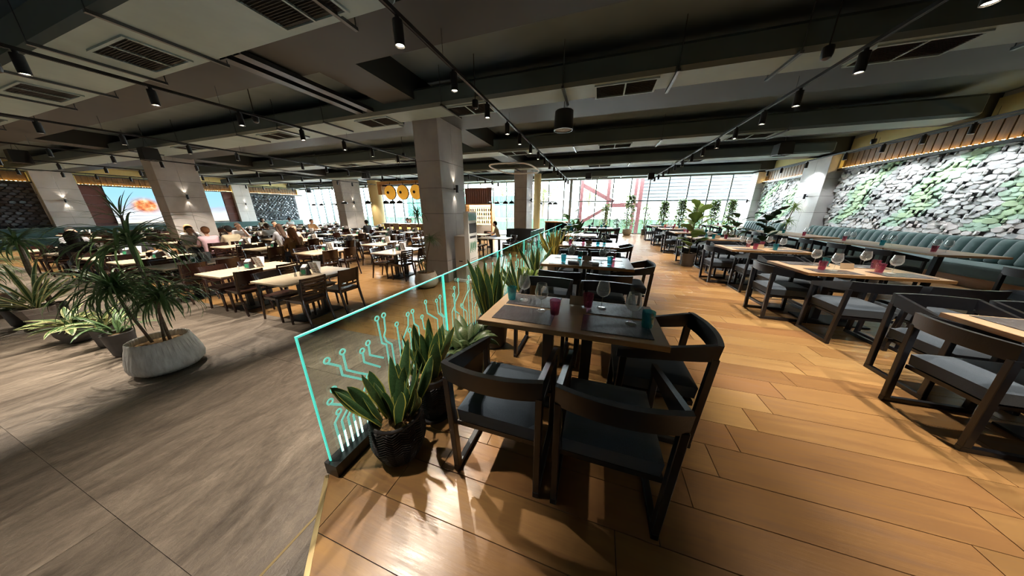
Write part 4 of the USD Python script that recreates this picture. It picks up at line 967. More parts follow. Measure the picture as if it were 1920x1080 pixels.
def rosette(b, c, n, lo, hi, wd, r, el=(-.1, 1.2), droop=(1.0, 2.2), kind='strap'):
    for i in range(n):
        az = r.uniform(0, 2*PI); b.grid(leaf(np.asarray(c) + [0, 0, r.uniform(-.08, .03)], az, r.uniform(*el), r.uniform(lo, hi), wd * r.uniform(.8, 1.2), r.uniform(*droop), kind, 9, 3, .3))
def dracaena(loc, label, potf, trunks, seed, mat='dracaena_leaf', name='dracaena'):
    r = random.Random(seed); t = thing(name, loc, 0, label, 'potted plant'); potf(t)
    for (pts, rad, crowns) in trunks:
        m = MB(); P = np.array(pts, float); u = np.linspace(0, 1, len(P)); uu = np.linspace(0, 1, 12); C = np.stack([np.interp(uu, u, P[:, k]) for k in range(3)], -1)
        m.tube(C, np.linspace(rad, rad * .75, 12), 8); obj('trunk', m, 'bark', t)
        for (c, n, lo, hi, wd, el, dr) in crowns:
            b = LB(); rosette(b, c, n, lo, hi, wd, r, el, dr); b.build('foliage', mat, t, kind='stuff')
    return t
def ribbed(v, a, p):
    rr = np.linalg.norm(v[..., :2], axis=-1, keepdims=True); z = v[..., 2]
    k = .018 * np.sin(a[None] * 42 + 3 * np.sin(z * 16)) * ((z > .015) & (z < .42)); v[..., :2] *= 1 + np.where(rr > .13, k[..., None], 0); return v
big = lambda t: pot(t, [(q * .76, w * .90) for q, w in [(0, 0), (.22, 0), (.31, .02), (.375, .075), (.39, .14), (.38, .22), (.345, .34), (.315, .43), (.31, .45), (.30, .455), (.285, .44), (.28, .36)]], 'pot_white', .345, .214, 210, ribbed)
dracaena((1.21, 4.84, LOW), 'tall dracaena with bare trunks in a wide white ribbed bowl, nearest on the slate', big,
         [([(.06, -.05, .28), (.08, -.02, .9), (.10, .06, 1.45), (.13, .06, 1.80)], .015, [((.12, .06, 1.55), 80, .46, .74, .034, (-.2, 1.0), (1.3, 2.3)), ((.13, .06, 1.80), 22, .25, .42, .016, (.1, 1.45), (.2, .9))]),
          ([(-.03, .06, .28), (-.08, .10, .7), (-.10, .14, 1.02)], .014, [((-.10, .14, 1.04), 170, .40, .68, .024, (-.1, 1.2), (1.6, 2.8))]),
          ([(.02, .0, .28), (.06, -.1, .75), (.10, -.16, .92)], .013, [((.10, -.16, .92), 110, .38, .62, .024, (-.1, 1.1), (1.6, 2.8))])], 9)
bushy((1.18, 5.86, LOW), 'strap-leaved plant in a dark grey pot behind the white bowl', lambda t: pot(t, outline(.10, .135, .32), 'pot_grey', .29, .11), 22, .32, .58, .045, 'dracaena_leaf', 10, .3, kind='strap', el=(.3, 1.4), droop=(.8, 2.0), part='leaf')
bushy((1.21, 6.45, LOW), 'yellowish broad-leaved plant in a small dark pot, third from the white bowl', lambda t: pot(t, outline(.09, .11, .30), 'pot_grey', .27, .09), 20, .2, .36, .085, 'variegated_leaf', 12, .28, part='leaf', rad=.06)
bushy((1.13, 7.12, LOW), 'cream-and-green leafy plant in a round grey bowl', lambda t: pot(t, outline(.10, .165, .25, belly=.03, low=.55), 'pot_grey', .22, .145), 40, .20, .36, .075, 'variegated_leaf', 15, .23, rad=.1, el=(.1, 1.1), part='leaf')
bushy((1.12, 8.25, LOW), 'large agave-like plant with long yellow-edged leaves in a tapered taupe planter', lambda t: pot(t, outline(.09, .19, .40, foot=1), 'pot_taupe', .37, .17, 8), 22, .45, .78, .075, 'variegated_leaf', 21, .36, rad=.09, kind='sword', el=(.35, 1.5), droop=(.1, 1.1), part='leaf')
bushy((1.06, 9.0, LOW), 'small pale leafy plant in a dark pot between two taupe planters', lambda t: pot(t, outline(.1, .13, .3), 'pot_grey', .27, .11), 26, .2, .36, .06, 'pale_leaf', 23, .27, rad=.08, el=(.0, 1.2), part='leaf')
dracaena((1.33, 8.75, LOW), 'palm-like dracaena with a ringed trunk in the row on the slate floor', lambda t: pot(t, outline(.1, .13, .33), 'pot_grey', .3, .11), [([(0, 0, .3), (-.02, .05, .9), (.03, .16, 1.35)], .035, [((.03, .17, 1.38), 60, .32, .55, .035, (-.2, 1.1), (1.2, 2.3))])], 24)
dracaena((1.08, 10.0, LOW), 'bushy fine-leaved dracaena in the farthest taupe planter', lambda t: pot(t, outline(.1, .19, .42, foot=1), 'pot_taupe', .39, .17, 8), [([(0, 0, .36), (.05, .02, .95)], .03, [((.05, .02, 1.0), 120, .36, .66, .026, (-.1, 1.3), (1.2, 2.6)), ((-.05, -.2, .85), 90, .35, .6, .026, (-.1, 1.3), (1.2, 2.6))]), ([(0, -.05, .36), (-.05, -.2, .83)], .02, [])], 26)
dracaena((5.12, 3.98, LOW), 'slender two-headed dracaena in a cream ribbed pot beside the main column', lambda t: pot(t, [(0, 0), (.17, 0), (.25, .04), (.285, .12), (.275, .22), (.24, .34), (.225, .38), (.21, .385), (.205, .33)], 'pot_cream', .35, .21, 90, lambda v, a, p: ribbed(v, a, p)),
         [([(.02, 0, .34), (.05, .05, .9), (.0, .08, 1.75)], .018, [((0, .08, 1.78), 60, .25, .42, .02, (-.3, 1.3), (1.0, 2.4))]), ([(-.02, -.02, .34), (-.05, -.12, .8), (0, -.22, 1.18)], .016, [((0, -.22, 1.2), 60, .22, .40, .02, (-.3, 1.3), (1.0, 2.4))]), ([(0, .05, .34), (0, .12, .62)], .012, [((0, .12, .62), 50, .2, .34, .02, (-.3, 1.2), (1.0, 2.4))])], 27)
def fig(loc, label, leaves, h, mat, seed, rp=.17, hp=.36):
    r = random.Random(seed); t = thing('fiddle_leaf_fig', loc, 0, label, 'potted plant'); pot(t, outline(rp * .82, rp, hp, foot=.92), 'pot_brown', hp - .04, rp - .02)
    m = MB(); m.tube([(0, 0, hp - .05), (.01, .01, hp + (h - hp) * .5), (.0, .02, h - .05)], [.016, .013, .008], 8); obj('trunk', m, 'bark', t)
    for i in range(leaves):
        u = (i + .6) / leaves; z = hp + .06 + (h - hp - .12) * u; az = i * 2.4 + r.uniform(-.3, .3)
        L_ = r.uniform(.38, .50) * (1.0 - .12 * u)
        s = np.array([0, 0, z]); d = np.array([math.cos(az), math.sin(az), .5]) * .05
        m = MB(); m.tube([s, s + d], [.005, .004], 5); lp = None
        b = LB(); b.grid(leaf(s + d, az, r.uniform(.35, 1.1) + .3 * u, L_, L_ * r.uniform(.62, .78), r.uniform(.6, 1.4), 'fiddle', 13, 7, .22, r.uniform(-.3, .3), .03)); q = b.build('leaf', mat, t)
        obj('leaf_stalk', m, 'bark', q)
    return t
fig((8.14, -2.46, 0), 'fiddle-leaf fig with olive leaves in a brown pot at the edge of the aisle', 15, 1.62, 'fig_leaf', 2)
fig((10.45, -4.35, 0), 'fiddle-leaf fig with splayed yellowish leaves between the aisle tables and the banquette', 9, 1.34, 'fig_leaf', 5)
fig((10.3, -5.05, 0), 'dark green fiddle-leaf fig standing before the banquette tables', 13, 1.48, 'fig_leaf_dark', 9, .18, .36)
fig((9.75, 1.02, 0), 'rubber plant with a few broad dark leaves at the end of the balustrade', 11, 1.40, 'rubber_leaf', 12)
bushy((12.3, .98, 0), 'broad-leaved green plant beside the wooden sideboard', lambda t: pot(t, outline(.14, .18, .34), 'pot_brown', .31, .16), 30, .5, .8, .18, 'rubber_leaf', 33, .4, kind='oval', el=(.5, 1.45), droop=(.2, 1.0), part='leaf')
dracaena((13.9, -7.5, 0), 'dracaena with tufted crowns in front of the pale pier', lambda t: pot(t, outline(.13, .17, .34), 'pot_brown', .3, .15), [([(0, 0, .3), (.05, .02, 1.0), (.02, -.05, 1.6)], .018, [((.02, -.05, 1.62), 60, .25, .42, .03, (-.3, 1.3), (.8, 2.2))]), ([(0, 0, .3), (-.1, .08, 1.0)], .016, [((-.1, .08, 1.05), 60, .25, .42, .03, (-.3, 1.3), (.8, 2.2))])], 41, 'bright_leaf')
def shrub(loc, label, h, spread, n, seed, pm='pot_brown', rp=.17, mat='bright_leaf', bare=.45):
    r = random.Random(seed); t = thing('indoor_tree', loc, 0, label, 'potted plant'); pot(t, outline(rp * .8, rp, .36, belly=.04 if pm == 'pot_cream' else 0), pm, .33, rp - .02)
    b = LB(); stems = MB()
    for k in range(5):
        az = r.uniform(0, 6.28); tip = np.array([spread * .6 * math.cos(az), spread * .6 * math.sin(az), h * r.uniform(.8, 1.0)])
        pts = np.stack([np.array([0, 0, .3]) * (1 - u) + tip * u + np.array([.05 * math.sin(u * 5 + k), 0, 0]) for u in np.linspace(0, 1, 8)]); stems.tube(pts, np.linspace(.012, .004, 8), 5)
    for i in range(n):
        u = r.random() ** .7; z = bare + (h - bare) * u; rad = spread * (1.05 - .55 * u) * r.random() ** .5; az = r.uniform(0, 6.28)
        b.grid(leaf((rad*math.cos(az), rad*math.sin(az), z), r.uniform(0, 6.28), r.uniform(-.6, .9), r.uniform(.10, .18), .075, r.uniform(0, .8), 'oval', 4, 3, .2))
    obj('stems', stems, 'bark', t); b.build('foliage', mat, t, kind='stuff'); return t
shrub((17.7, -1.75, 0), 'tall airy tree in a big cream pot by the glazed end wall', 2.35, .44, 900, 51, 'pot_cream', .26)
shrub((17.9, -.35, 0), 'light green tree behind the fifth balustrade table by the glazing', 1.85, .38, 600, 52)
shrub((18.0, -2.75, 0), 'small palm-like plant in a dark pot right of the cream pot', 1.75, .4, 170, 53)
shrub((17.8, -1.15, 0), 'low dark-leaved plant left of the big cream pot', 1.05, .28, 130, 54, mat='rubber_leaf')
for i, (y, h, lab) in enumerate(((-3.7, 2.0, 'first'), (-4.6, 2.1, 'second'), (-5.4, 1.8, 'third'), (-6.25, 2.05, 'fourth'), (-7.05, 2.05, 'fifth'))):
    shrub((18.0, y, 0), 'small-leaved green tree by the glazing, %s from the left behind the aisle tables' % lab, h, .36, 850, 60 + i)

# ---------------------------------------------------------------- pendant loudspeakers, cameras, pendants
def speaker(loc, label, r=.19, h=.34, sq=False):
    t = thing('pendant_speaker', loc, 0, label, 'loudspeaker'); m = MB()
    m.lathe([(0, h), (r * .86, h), (r * .93, h - .012), (r, .03), (r, .012), (r * .97, 0), (r * .90, .0), (r * .88, .018), (0, .018)], 4 if sq else 36, a0=PI/4 if sq else 0); obj('cabinet', m, 'black_metal', t, smooth=40)
    m = MB(); m.lathe([(0, .0165), (r * .86, .0165), (r * .86, .0155), (0, .0155)], 32); m.lathe([(0, .0150), (.02, .0150), (.018, .009), (0, .006)], 16); obj('grille', m, 'ext_grey' if not sq else 'black_metal', t)
    m = MB(); m.tube([(-.06, 0, h), (-.01, 0, h + .25), (0, 0, 4.0 - loc[2])], .004, 5); m.tube([(.06, 0, h), (.01, 0, h + .25), (0, 0, 4.0 - loc[2] - .02)], .004, 5); obj('wire', m, 'black_metal', t); return t
speaker((5.75, .84, 3.02), 'large black cylindrical speaker hanging above the row by the balustrade')
speaker((9.9, -4.72, 2.98), 'black tapered speaker hanging before the stone wall', .24, .30, True)
speaker((4.72, 13.6, 3.0), 'black speaker hanging beside the column in the middle of the lower hall', .24, .36, True)
speaker((10.4, 11.0, 2.98), 'black cylindrical speaker hanging left of the golden dome lamps', .2, .34)
speaker((14.3, .7, 3.0), 'black tapered speaker hanging near the glazed end wall above the balustrade row', .2, .28, True)
speaker((15.4, -2.3, 3.0), 'grey-lit speaker hanging near the glazed end wall above the aisle', .2, .3, True)
speaker((3.6, 18.5, 3.0), 'black speaker hanging at the far left before the dark disc wall', .26, .4, True)
speaker((16.8, 24.5, 3.0), 'black speaker hanging before the far left windows', .2, .36)
def dome(loc, label):
    t = thing('ceiling_camera', loc, 0, label, 'camera'); m = MB(); m.lathe([(0, .08), (.05, .08), (.055, .06), (.055, 0), (.045, -.04), (.02, -.055), (0, -.058)], 20); obj('housing', m, 'black_metal', t)
    m = MB(); m.tube([(0, 0, .08), (0, 0, 4.0 - loc[2])], .008, 6); obj('drop_rod', m, 'black_metal', t); m = MB(); m.lathe([(0, -.0585), (.012, -.056), (.0, -.056)], 10); obj('lens', m, 'chrome', t)
dome((4.6, -2.35, 3.24), 'small round black camera under the duct at the upper right'); dome((1.6, 7.5, 3.24), 'small round black camera at the upper left'); dome((4.7, 2.25, 3.26), 'small black camera beside the spotlights near the main column'); dome((10.6, -7.0, 3.3), 'small black camera before the soffit coloured as if lit yellow')
dome((3.9, 6.75, 3.24), 'small black camera below the second duct grille from the main column'); dome((7.7, 6.4, 3.24), 'small black camera beyond the main column on the left')
def make_pendant():
    t = thing('pendant_lamp', label='x', category='pendant lamp')
    m = MB(); a = np.linspace(0, PI/2, 9); pr = [(.17 * math.cos(x), .15 * math.sin(x)) for x in a]; m.lathe([(r_ + .0, z_) for r_, z_ in pr] , 24); m.lathe([(r_ * .96, z_ * .95) for r_, z_ in pr[::-1]], 24); obj('shade', m, 'black_metal', t)
    m = MB(); m.lathe([(0, .15), (.02, .15), (.02, .20), (0, .205)], 10); obj('cap', m, 'black_metal', t)
    m = MB(); m.lathe([(0, .03), (.03, .04), (.035, .07), (.02, .10), (0, .1)], 12); obj('bulb', m, 'lamp_face', t)
    m = MB(); m.tube([(0, 0, .2), (0, 0, 2.12)], .004, 4); obj('cord', m, 'black_metal', t); return t
pendant = Stamp(make_pendant)
for x, y, z, lab in ((12, 14.7, 1.88, 'before the column left of the bar'), (12, 12.85, 1.85, 'left of the golden dome lamps'), (12.2, 11.72, 1.80, 'under the left golden dome'), (12.2, 11.26, 1.80, 'under the gap between the golden domes'), (12.2, 10.75, 1.80, 'under the middle golden dome'),
                     (15, 6.45, 1.92, 'before the bottle shelves'), (15, 5.97, 1.92, 'at the right end of the bottle shelves'), (15, 5.43, 1.92, 'before the outside red post'), (15, 5.03, 1.96, 'left of the far column'), (17.6, 3.85, 1.90, 'right of the yellow round column'), (17.6, 3.2, 1.88, 'before the glazing beside the grey pipe'), (17.6, 2.85, 1.86, 'nearest the grey pipe'),
                     (16, 23.1, 1.92, 'before the far left windows, left of three'), (16, 22.2, 1.92, 'before the far left windows, middle of three'), (16, 20.4, 1.92, 'before the far left windows, right of three')):
    pendant((x, y, 1.88), 0, 'black dome pendant lamp ' + lab)
t = thing('light_ring', (11.6, 3.7, 3.25), 0, 'pale ring-shaped hanging light before the far column top', 'ceiling light')
a = np.linspace(0, 2*PI, 40); m = MB(); m.tube(np.stack([1.5*np.sign(np.cos(a))*np.abs(np.cos(a))**.6, .9*np.sign(np.sin(a))*np.abs(np.sin(a))**.6, 0*a], -1), .03, 6, False); obj('ring', m, 'ext_white', t)
m = MB()
for q in (0, 10, 20, 30): m.tube([(1.5*np.sign(np.cos(a[q]))*abs(np.cos(a[q]))**.6, .9*np.sign(np.sin(a[q]))*abs(np.sin(a[q]))**.6, 0), (0.55*np.sign(np.cos(a[q]))*abs(np.cos(a[q]))**.6, .5*np.sign(np.sin(a[q]))*abs(np.sin(a[q]))**.6, .26)], .004, 4)
obj('wires', m, 'dark_steel', t)

# ---------------------------------------------------------------- totem, bench, sideboard, bar
t = thing('info_totem', (6.05, 3.3, LOW), 0, 'white information totem with printed front beside the main column', 'sign')
m = MB(); m.box(-.28, .36, -.26, .30, 0, .07, .006); obj('foot', m, 'white_gloss', t, smooth=False)
m = MB(); m.box(-.22, .26, -.19, -.06, .07, 1.82, .004); obj('panel', m, 'white_gloss', t, smooth=False)
m = MB(); m.box(-.22, .2, -.06, .24, .07, 1.21, .004); bx_ = obj('side_box', m, 'beige_board', t, smooth=False)
m = MB(); m.box(-.224, -.219, .03, .13, .54, .565); obj('slot', m, 'black_metal', bx_, smooth=False)
m = MB(); m2 = MB(); m.box(-.18, .22, -.1915, -.1905, 1.28, 1.53); m.box(-.16, .18, -.1915, -.1905, 1.15, 1.21)
for i in range(9): m2.box(-.17 + .04*i, -.145 + .04*i, -.1918, -.1908, .78 + .05*(i % 3), 1.06 - .03*(i % 2))
m2.box(-.19, .23, -.1915, -.1905, 1.60, 1.78)
obj('dark_print', m, 'ink', t, smooth=False); obj('green_print', m2, 'label_green', t, smooth=False)
m = MB()
for i in range(8): m.box(-.17, .20 - .03*(i % 3), -.1915, -.1905, .22 + .055*i, .235 + .055*i)
obj('fine_print', m, 'ext_grey', t, smooth=False)
t = thing('curved_bench', (11.6, 3.2, LOW), 0, 'dark leather corner bench with pale teal ribbed end behind the balustrade', 'bench')
m = MB(); m.box(-.5, .45, -.62, 1.0, 0, .42, .03); obj('seat', m, 'dark_leather', t, smooth=False)
ys = np.linspace(-.75, 1.05, 15); xx = .50 + .0 * ys - .18 * np.clip((ys - .5) / .5, 0, 1) ** 2
P = np.stack([np.stack([xx - .10, ys, np.full(15, .36)], -1), np.stack([xx - .07, ys, np.full(15, .9)], -1), np.stack([xx - .03, ys, np.full(15, 1.0)], -1)], 1); Q = np.stack([np.stack([xx + .06, ys, np.full(15, 0.0)], -1), np.stack([xx + .06, ys, np.full(15, .9)], -1), np.stack([xx + .02, ys, np.full(15, 1.0)], -1)], 1)
m = MB(); m.slab(P, Q); obj('back', m, 'dark_leather', t, smooth=40)
for i in range(13):
    x0 = -1.35 + i * .15; m = MB(); u = np.linspace(-1, 1, 7)
    P = np.stack([np.stack([x0 + .075 + u*.073, -.72 - .035*np.sqrt(1 - u**2), np.full(7, z)], -1) for z in (.0, .5, .95, 1.05)]); Q = P.copy(); Q[..., 1] = -.66
    m.slab(Q, P); obj('rib', m, 'teal_leather', t, smooth=40)
m = MB(); m.box(-1.35, .6, -.665, -.58, 0, 1.02, .01); obj('end_back', m, 'teal_leather', t, smooth=False)
t = thing('sideboard', (11.75, 1.85, 0), 0, 'reddish wooden sideboard with open dark compartments beyond the balustrade', 'cabinet')
m = MB(); m.box(-.22, .22, -.55, .45, .98, 1.03, .003); obj('top', m, 'orange_wood', t, smooth=False)
for y in (-.53, .0, .41): m = MB(); m.box(-.2, .2, y - .02, y + .02, 0, .98); obj('side', m, 'cabinet_wood', t, smooth=False)
m = MB(); m.box(.17, .2, -.53, .43, 0, .98); obj('back', m, 'grille_black', t, smooth=False)
for z in (.06, .45): m = MB(); m.box(-.19, .17, -.53, .43, z, z + .025); obj('shelf', m, 'cabinet_wood', t, smooth=False)
t = thing('glass_jar', (11.2, 1.15, 0), 0, 'tall green-tinted glass jar beside the sideboard', 'jar'); m = MB(); m.lathe([(0, 0), (.13, 0), (.14, .05), (.14, .75), (.08, .88), (.08, .95), (.07, .95), (.07, .88), (.13, .74), (.13, .02), (0, .02)], 24); obj('jar_body', m, 'glass_teal', t)
for y0, r_, lab, mt, x in ((3.6, .2, 'slim round yellow column at the glazing behind the far column', 'yellow_column', 15.5), (15.55, .43, 'thick round beige column left of the golden dome lamps', 'yellow_column', 15.3)):
    t = struct('column_round', (x, y0, LOW), lab); m = MB(); m.lathe([(0, 0), (r_, 0), (r_, 3.86), (0, 3.86)], 36); obj('shaft', m, mt, t)
t = thing('drain_pipe', (18.3, 1.95, 0), 0, 'blue-grey vertical pipe standing at the glazed end wall', 'pipe'); m = MB(); m.lathe([(0, 0), (.09, 0), (.09, 3.5), (0, 3.5)], 20); obj('tube', m, 'ext_grey', t)
t = thing('lamp_frame', (12.3, 10.6, 2.3), 0, 'orange wooden portal frame carrying three golden dome lamps', 'frame')
m = MB(); m.box(-.2, .2, -1.5, 1.5, .58, .74, .004); obj('lintel', m, 'orange_wood', t, smooth=False); m = MB(); m.box(-.2, .2, 1.24, 1.5, .05, .58, .004); obj('side_post', m, 'orange_wood', t, smooth=False); m = MB(); m.box(-.1, .1, -1.5, 1.24, .50, .56); obj('lamp_rail', m, 'black_metal', t, smooth=False)
m = MB()
for y in (-1.3, 0, 1.3): m.tube([(0, y, .74), (0, y, 1.7)], .01, 5)
obj('hanger', m, 'black_metal', t)
def make_golddome():
    t = thing('dome_lamp', label='x', category='lamp'); a = np.linspace(0, PI/2, 10)
    T = trimesh.transformations.rotation_matrix(-PI/2 - .05, (0, 1, 0))
    m = MB(); m.lathe([(.37 * math.cos(x), .16 * math.sin(x)) for x in a], 40); m.move(T); obj('gold_face', m, 'gold_dome', t, smooth=60)
    m = MB(); m.lathe([(.385, -.05), (.385, .01), (.36, .015), (.36, -.05)], 40); m.lathe([(0, -.16), (.2, -.15), (.37, -.03), (.37, .0)], 36); m.move(T); obj('rim', m, 'black_metal', t)
    m = MB(); m.lathe([(.0, .19), (.07, .185), (.075, .165), (.06, .13), (0, .13)], 20); m.move(T); obj('hub', m, 'black_metal', t)
    m = MB(); m.tube([(.05, 0, .3), (.05, 0, .52)], .015, 6); obj('bracket', m, 'black_metal', t); return t
gd = Stamp(make_golddome)
for y, s in ((11.15, 'left'), (10.3, 'middle'), (9.42, 'right')): gd((12.0, y, 2.44), 0, 'big golden dome lamp with a black hub, %s of three on the orange frame' % s)
t = thing('bar_counter', (13.4, 11.0, LOW), 0, 'bar counter with a glowing amber front below the golden dome lamps', 'counter')
m = MB(); m.box(-.3, .3, -2.2, 2.2, 1.0, 1.06, .004); obj('worktop', m, 'white_gloss', t, smooth=False); m = MB(); m.box(-.2, .25, -2.1, 2.1, 0, 1.0); fr = obj('front', m, 'cabinet_wood', t, smooth=False); m = MB(); m.box(-.215, -.2, -2.1, 2.1, .72, .84); obj('amber_strip', m, 'bar_glow', fr, smooth=False)
def make_stool():
    t = thing('bar_chair', label='x', category='bar chair'); m = MB(); m.box(-.2, .2, -.2, .2, .60, .68, .02); obj('seat', m, 'tan_leather', t, smooth=False)
    m = MB(); m.box(-.24, -.19, -.21, .21, .62, 1.10, .02); obj('back', m, 'tan_leather', t, smooth=False)
    for sx in (-1, 1):
        for sy in (-1, 1): m = MB(); m.bar((sx*.17, sy*.17, .6), (sx*.2, sy*.2, 0), .03, .03, (1, 0, 0)); obj('leg', m, 'black_iron', t, smooth=False)
    return t
stool = Stamp(make_stool)
for i, y in enumerate((12.2, 11.55, 10.95, 10.3, 9.6)): stool((12.75, y, LOW), 0, 'tan upholstered bar chair, %s from the left at the amber counter' % N[i + 1], 'bar chairs at the amber counter')
t = thing('bottle_cabinet', (16.0, 7.7, LOW), 0, 'tall bar cabinet with lit bottle shelves under a dark plank top', 'cabinet')
for i in range(12): m = MB(); m.box(-.02, .02, -.95 + i*.158, -.95 + i*.158 + .152, 2.26, 3.24, .003); obj('plank', m, 'cabinet_wood', t, smooth=False)
m = MB(); m.box(.0, .45, -.97, .97, 3.1, 3.24); obj('roof', m, 'cabinet_wood', t, smooth=False)
m = MB(); m.box(.40, .43, -.95, .95, .9, 2.26); obj('lit_back', m, 'shelf_glow', t, smooth=False)
m = MB(); m.box(-.06, .45, -.99, -.90, 0, 2.26); obj('frame_post', m, 'orange_wood', t, smooth=False); m = MB(); m.box(-.06, .45, .90, .99, 0, 2.26); obj('frame_post', m, 'orange_wood', t, smooth=False); m = MB(); m.box(-.06, .0, -.9, .9, 2.2, 2.26); obj('frame_head', m, 'orange_wood', t, smooth=False)
for i in range(5): m = MB(); m.box(.05, .42, -.9, .9, 1.0 + i*.26, 1.015 + i*.26); obj('shelf', m, 'ext_white', t, smooth=False)
m = MB(); m.box(-.02, .42, -.9, .9, 0, .9); obj('base_unit', m, 'white_gloss', t, smooth=False)
def make_bottle(mt):
    def f():
        t = thing('bottle', label='x', category='bottle'); m = MB(); m.lathe([(0, 0), (.036, 0), (.037, .01), (.037, .12), (.014, .16), (.012, .21), (0, .21)], 12); obj('bottle_body', m, mt, t); return t
    return f
bs = [Stamp(make_bottle(k)) for k in ('bottle_amber', 'bottle_green', 'bottle_clear')]
for i in range(4):
    for j in range(11):
        q = rng.choice([0, 0, 1, 2]); bs[q]((16.15, 7.7 - .8 + j*.16 + rng.uniform(-.02, .02), LOW + 1.016 + i*.26), 0, '%s bottle, %s from the left on the %s lit shelf from below' % (('amber', 'green', 'clear')[q], N[11 - j], N[i + 1]), 'bottles on the lit shelves')
for x, y, lab in ((9.9, 4.05, 'nearer'), (11.2, 5.55, 'farther')):
    grey_table((x, y, LOW), PI/2, 'greyish dining table, %s of two left of the curved bench' % lab, 'hall dining tables')
for x, y, a, lab in ((9.55, 4.75, -1.5, 'before the bottle shelves, left of two'), (9.95, 4.72, -1.6, 'before the bottle shelves, right of two'), (10.35, 3.55, 2.6, 'beside the curved bench'), (11.0, 6.3, -1.4, 'left of the farther bar-side table'), (11.9, 5.4, 3.1, 'under the man in the cream shirt')):
    panel_chair((x, y, LOW), a, 'dark walnut panel-back chair ' + lab, 'dark walnut dining chairs')

# ---------------------------------------------------------------- large screens on the far left wall
LOOK['screen_show'] = usdkit.material(stage, '/World/Looks/screen_show', {'tc': ('texture_coordinate', {}), 'sx': ('separate_xyz', {}), 'mp': ('mapping', {'scale': (0.9, 1, 2.2)}), 'nz': ('noise_texture', {'scale': 1.1, 'detail': 6.0, 'distortion': 1.2}), 'mr': ('map_range', {'from_min': -1.0, 'from_max': 1.0, 'to_min': 0.0, 'to_max': 1.0}), 'ad': ('math', {'math_type': 'multiply_add', 'value2': 0.22}),
    'rp': ('rgb_ramp', {'ramp': [(0.0, (0.80, 0.70, 0.45)), (0.18, (0.85, 0.92, 1.0)), (0.36, (0.80, 0.88, 0.95)), (0.52, (0.55, 0.62, 0.72)), (0.66, (0.40, 0.72, 0.95)), (1.0, (0.35, 0.70, 0.90))]}), 
    'ds': ('mapping', {'location': (1.45, 0, -0.02), 'scale': (1.15, 0.0, 1.5)}), 'gt': ('gradient_texture', {'gradient_type': 'quadratic_sphere'}), 'g2': ('math', {'math_type': 'multiply', 'value2': 3.2, 'use_clamp': True}), 'g3': ('math', {'math_type': 'multiply', 'use_clamp': True}), 'n2': ('noise_texture', {'scale': 4.5, 'detail': 5.0}), 'r2': ('rgb_ramp', {'ramp': [(0.3, (0.55, 0.10, 0.05)), (0.5, (0.95, 0.35, 0.12)), (0.7, (1.0, 0.75, 0.45))]}), 'mx': ('mix', {}), 'em': ('emission', {'strength': 1.25})},
    [('tc.object', 'sx.vector'), ('tc.object', 'mp.vector'), ('mp.vector', 'nz.vector'), ('sx.z', 'mr.value'), ('nz.fac', 'ad.value1'), ('mr.result', 'ad.value3'), ('ad.value', 'rp.fac'), ('tc.object', 'ds.vector'), ('ds.vector', 'gt.vector'), ('gt.fac', 'g2.value1'), ('tc.object', 'n2.vector'), ('n2.fac', 'r2.fac'), ('g2.value', 'mx.fac'), ('rp.color', 'mx.color1'), ('r2.color', 'mx.color2'), ('mx.color', 'em.color')], surface='em.emission')
t = thing('wall_screen', (10.1, YL - .08, 1.78), 0, 'huge bright screen on the far left wall showing sky, coral rock and beach', 'screen')
m = MB(); m.box(-2.6, 2.6, -.03, .06, -1.1, 1.1); obj('frame', m, 'black_metal', t, smooth=False); m = MB(); m.box(-2.58, 2.58, -.034, -.031, -1.08, 1.08); obj('display', m, 'screen_show', t, smooth=False)
t = thing('wall_bench', (5.9, YL - .75, LOW), 0, 'long green bench along the far left wall', 'bench')
m = MB(); m.box(-7, 12, -.35, .2, 0, .45, .02); obj('seat', m, 'teal_velvet', t, smooth=False); m = MB(); m.box(-7, 12, .2, .42, 0, .95, .02); obj('back', m, 'teal_velvet', t, smooth=False)

# ---------------------------------------------------------------- outside the glazing
t = struct('ground', label='pale paving outside the glazing'); m = MB(); m.box(XW + .1, 70, -60, 70, -.6, -.4); obj('paving', m, 'ext_ground', t, smooth=False)
t = thing('fence', (24, 0, -.4), 0, 'green corrugated fence outside the glazed end wall', 'fence')
n = 400; ys = np.linspace(-24, 34, n); xx = .03 * np.sign(np.sin(ys * 9)); P = np.stack([np.stack([xx, ys, np.full(n, 0.0)], -1), np.stack([xx, ys, np.full(n, 1.15)], -1)], 1); m = MB(); m.slab(P, P + [.03, 0, 0]); obj('sheet', m, 'ext_green', t, smooth=False); m = MB(); m.box(-.04, .07, -24, 34, 1.15, 1.2); obj('top_rail', m, 'ext_white', t, smooth=False)
t = thing('green_wall', (25.5, 13.5, -.4), 0, 'tall teal-green corrugated wall outside behind the golden dome lamps', 'wall')
n = 260; ys = np.linspace(-7, 8, n); xx = .04 * np.sign(np.sin(ys * 11)); P = np.stack([np.stack([xx, ys, np.full(n, 0.0)], -1), np.stack([xx, ys, np.full(n, 3.3)], -1)], 1); m = MB(); m.slab(P, P + [.04, 0, 0]); obj('sheet', m, 'ext_teal', t, smooth=False)
for y in (-6.9, -3.5, 0, 3.5, 7.9): m = MB(); m.box(.08, .16, y - .05, y + .05, 0, 3.3); obj('post', m, 'ext_grey', t, smooth=False)
t = thing('white_building', (30, -14, -.4), 0, 'white building with louvred upper wall outside on the right', 'building'); m = MB(); m.box(0, 6, -10, 10.3, 0, 7.5); obj('wall', m, 'ext_wall', t, smooth=False)
for i in range(13): m = MB(); m.box(-.25, -.02, -9.8, 10.1, 2.85 + i*.32, 2.97 + i*.32); obj('louvre', m, 'ext_louvre', t, smooth=False)
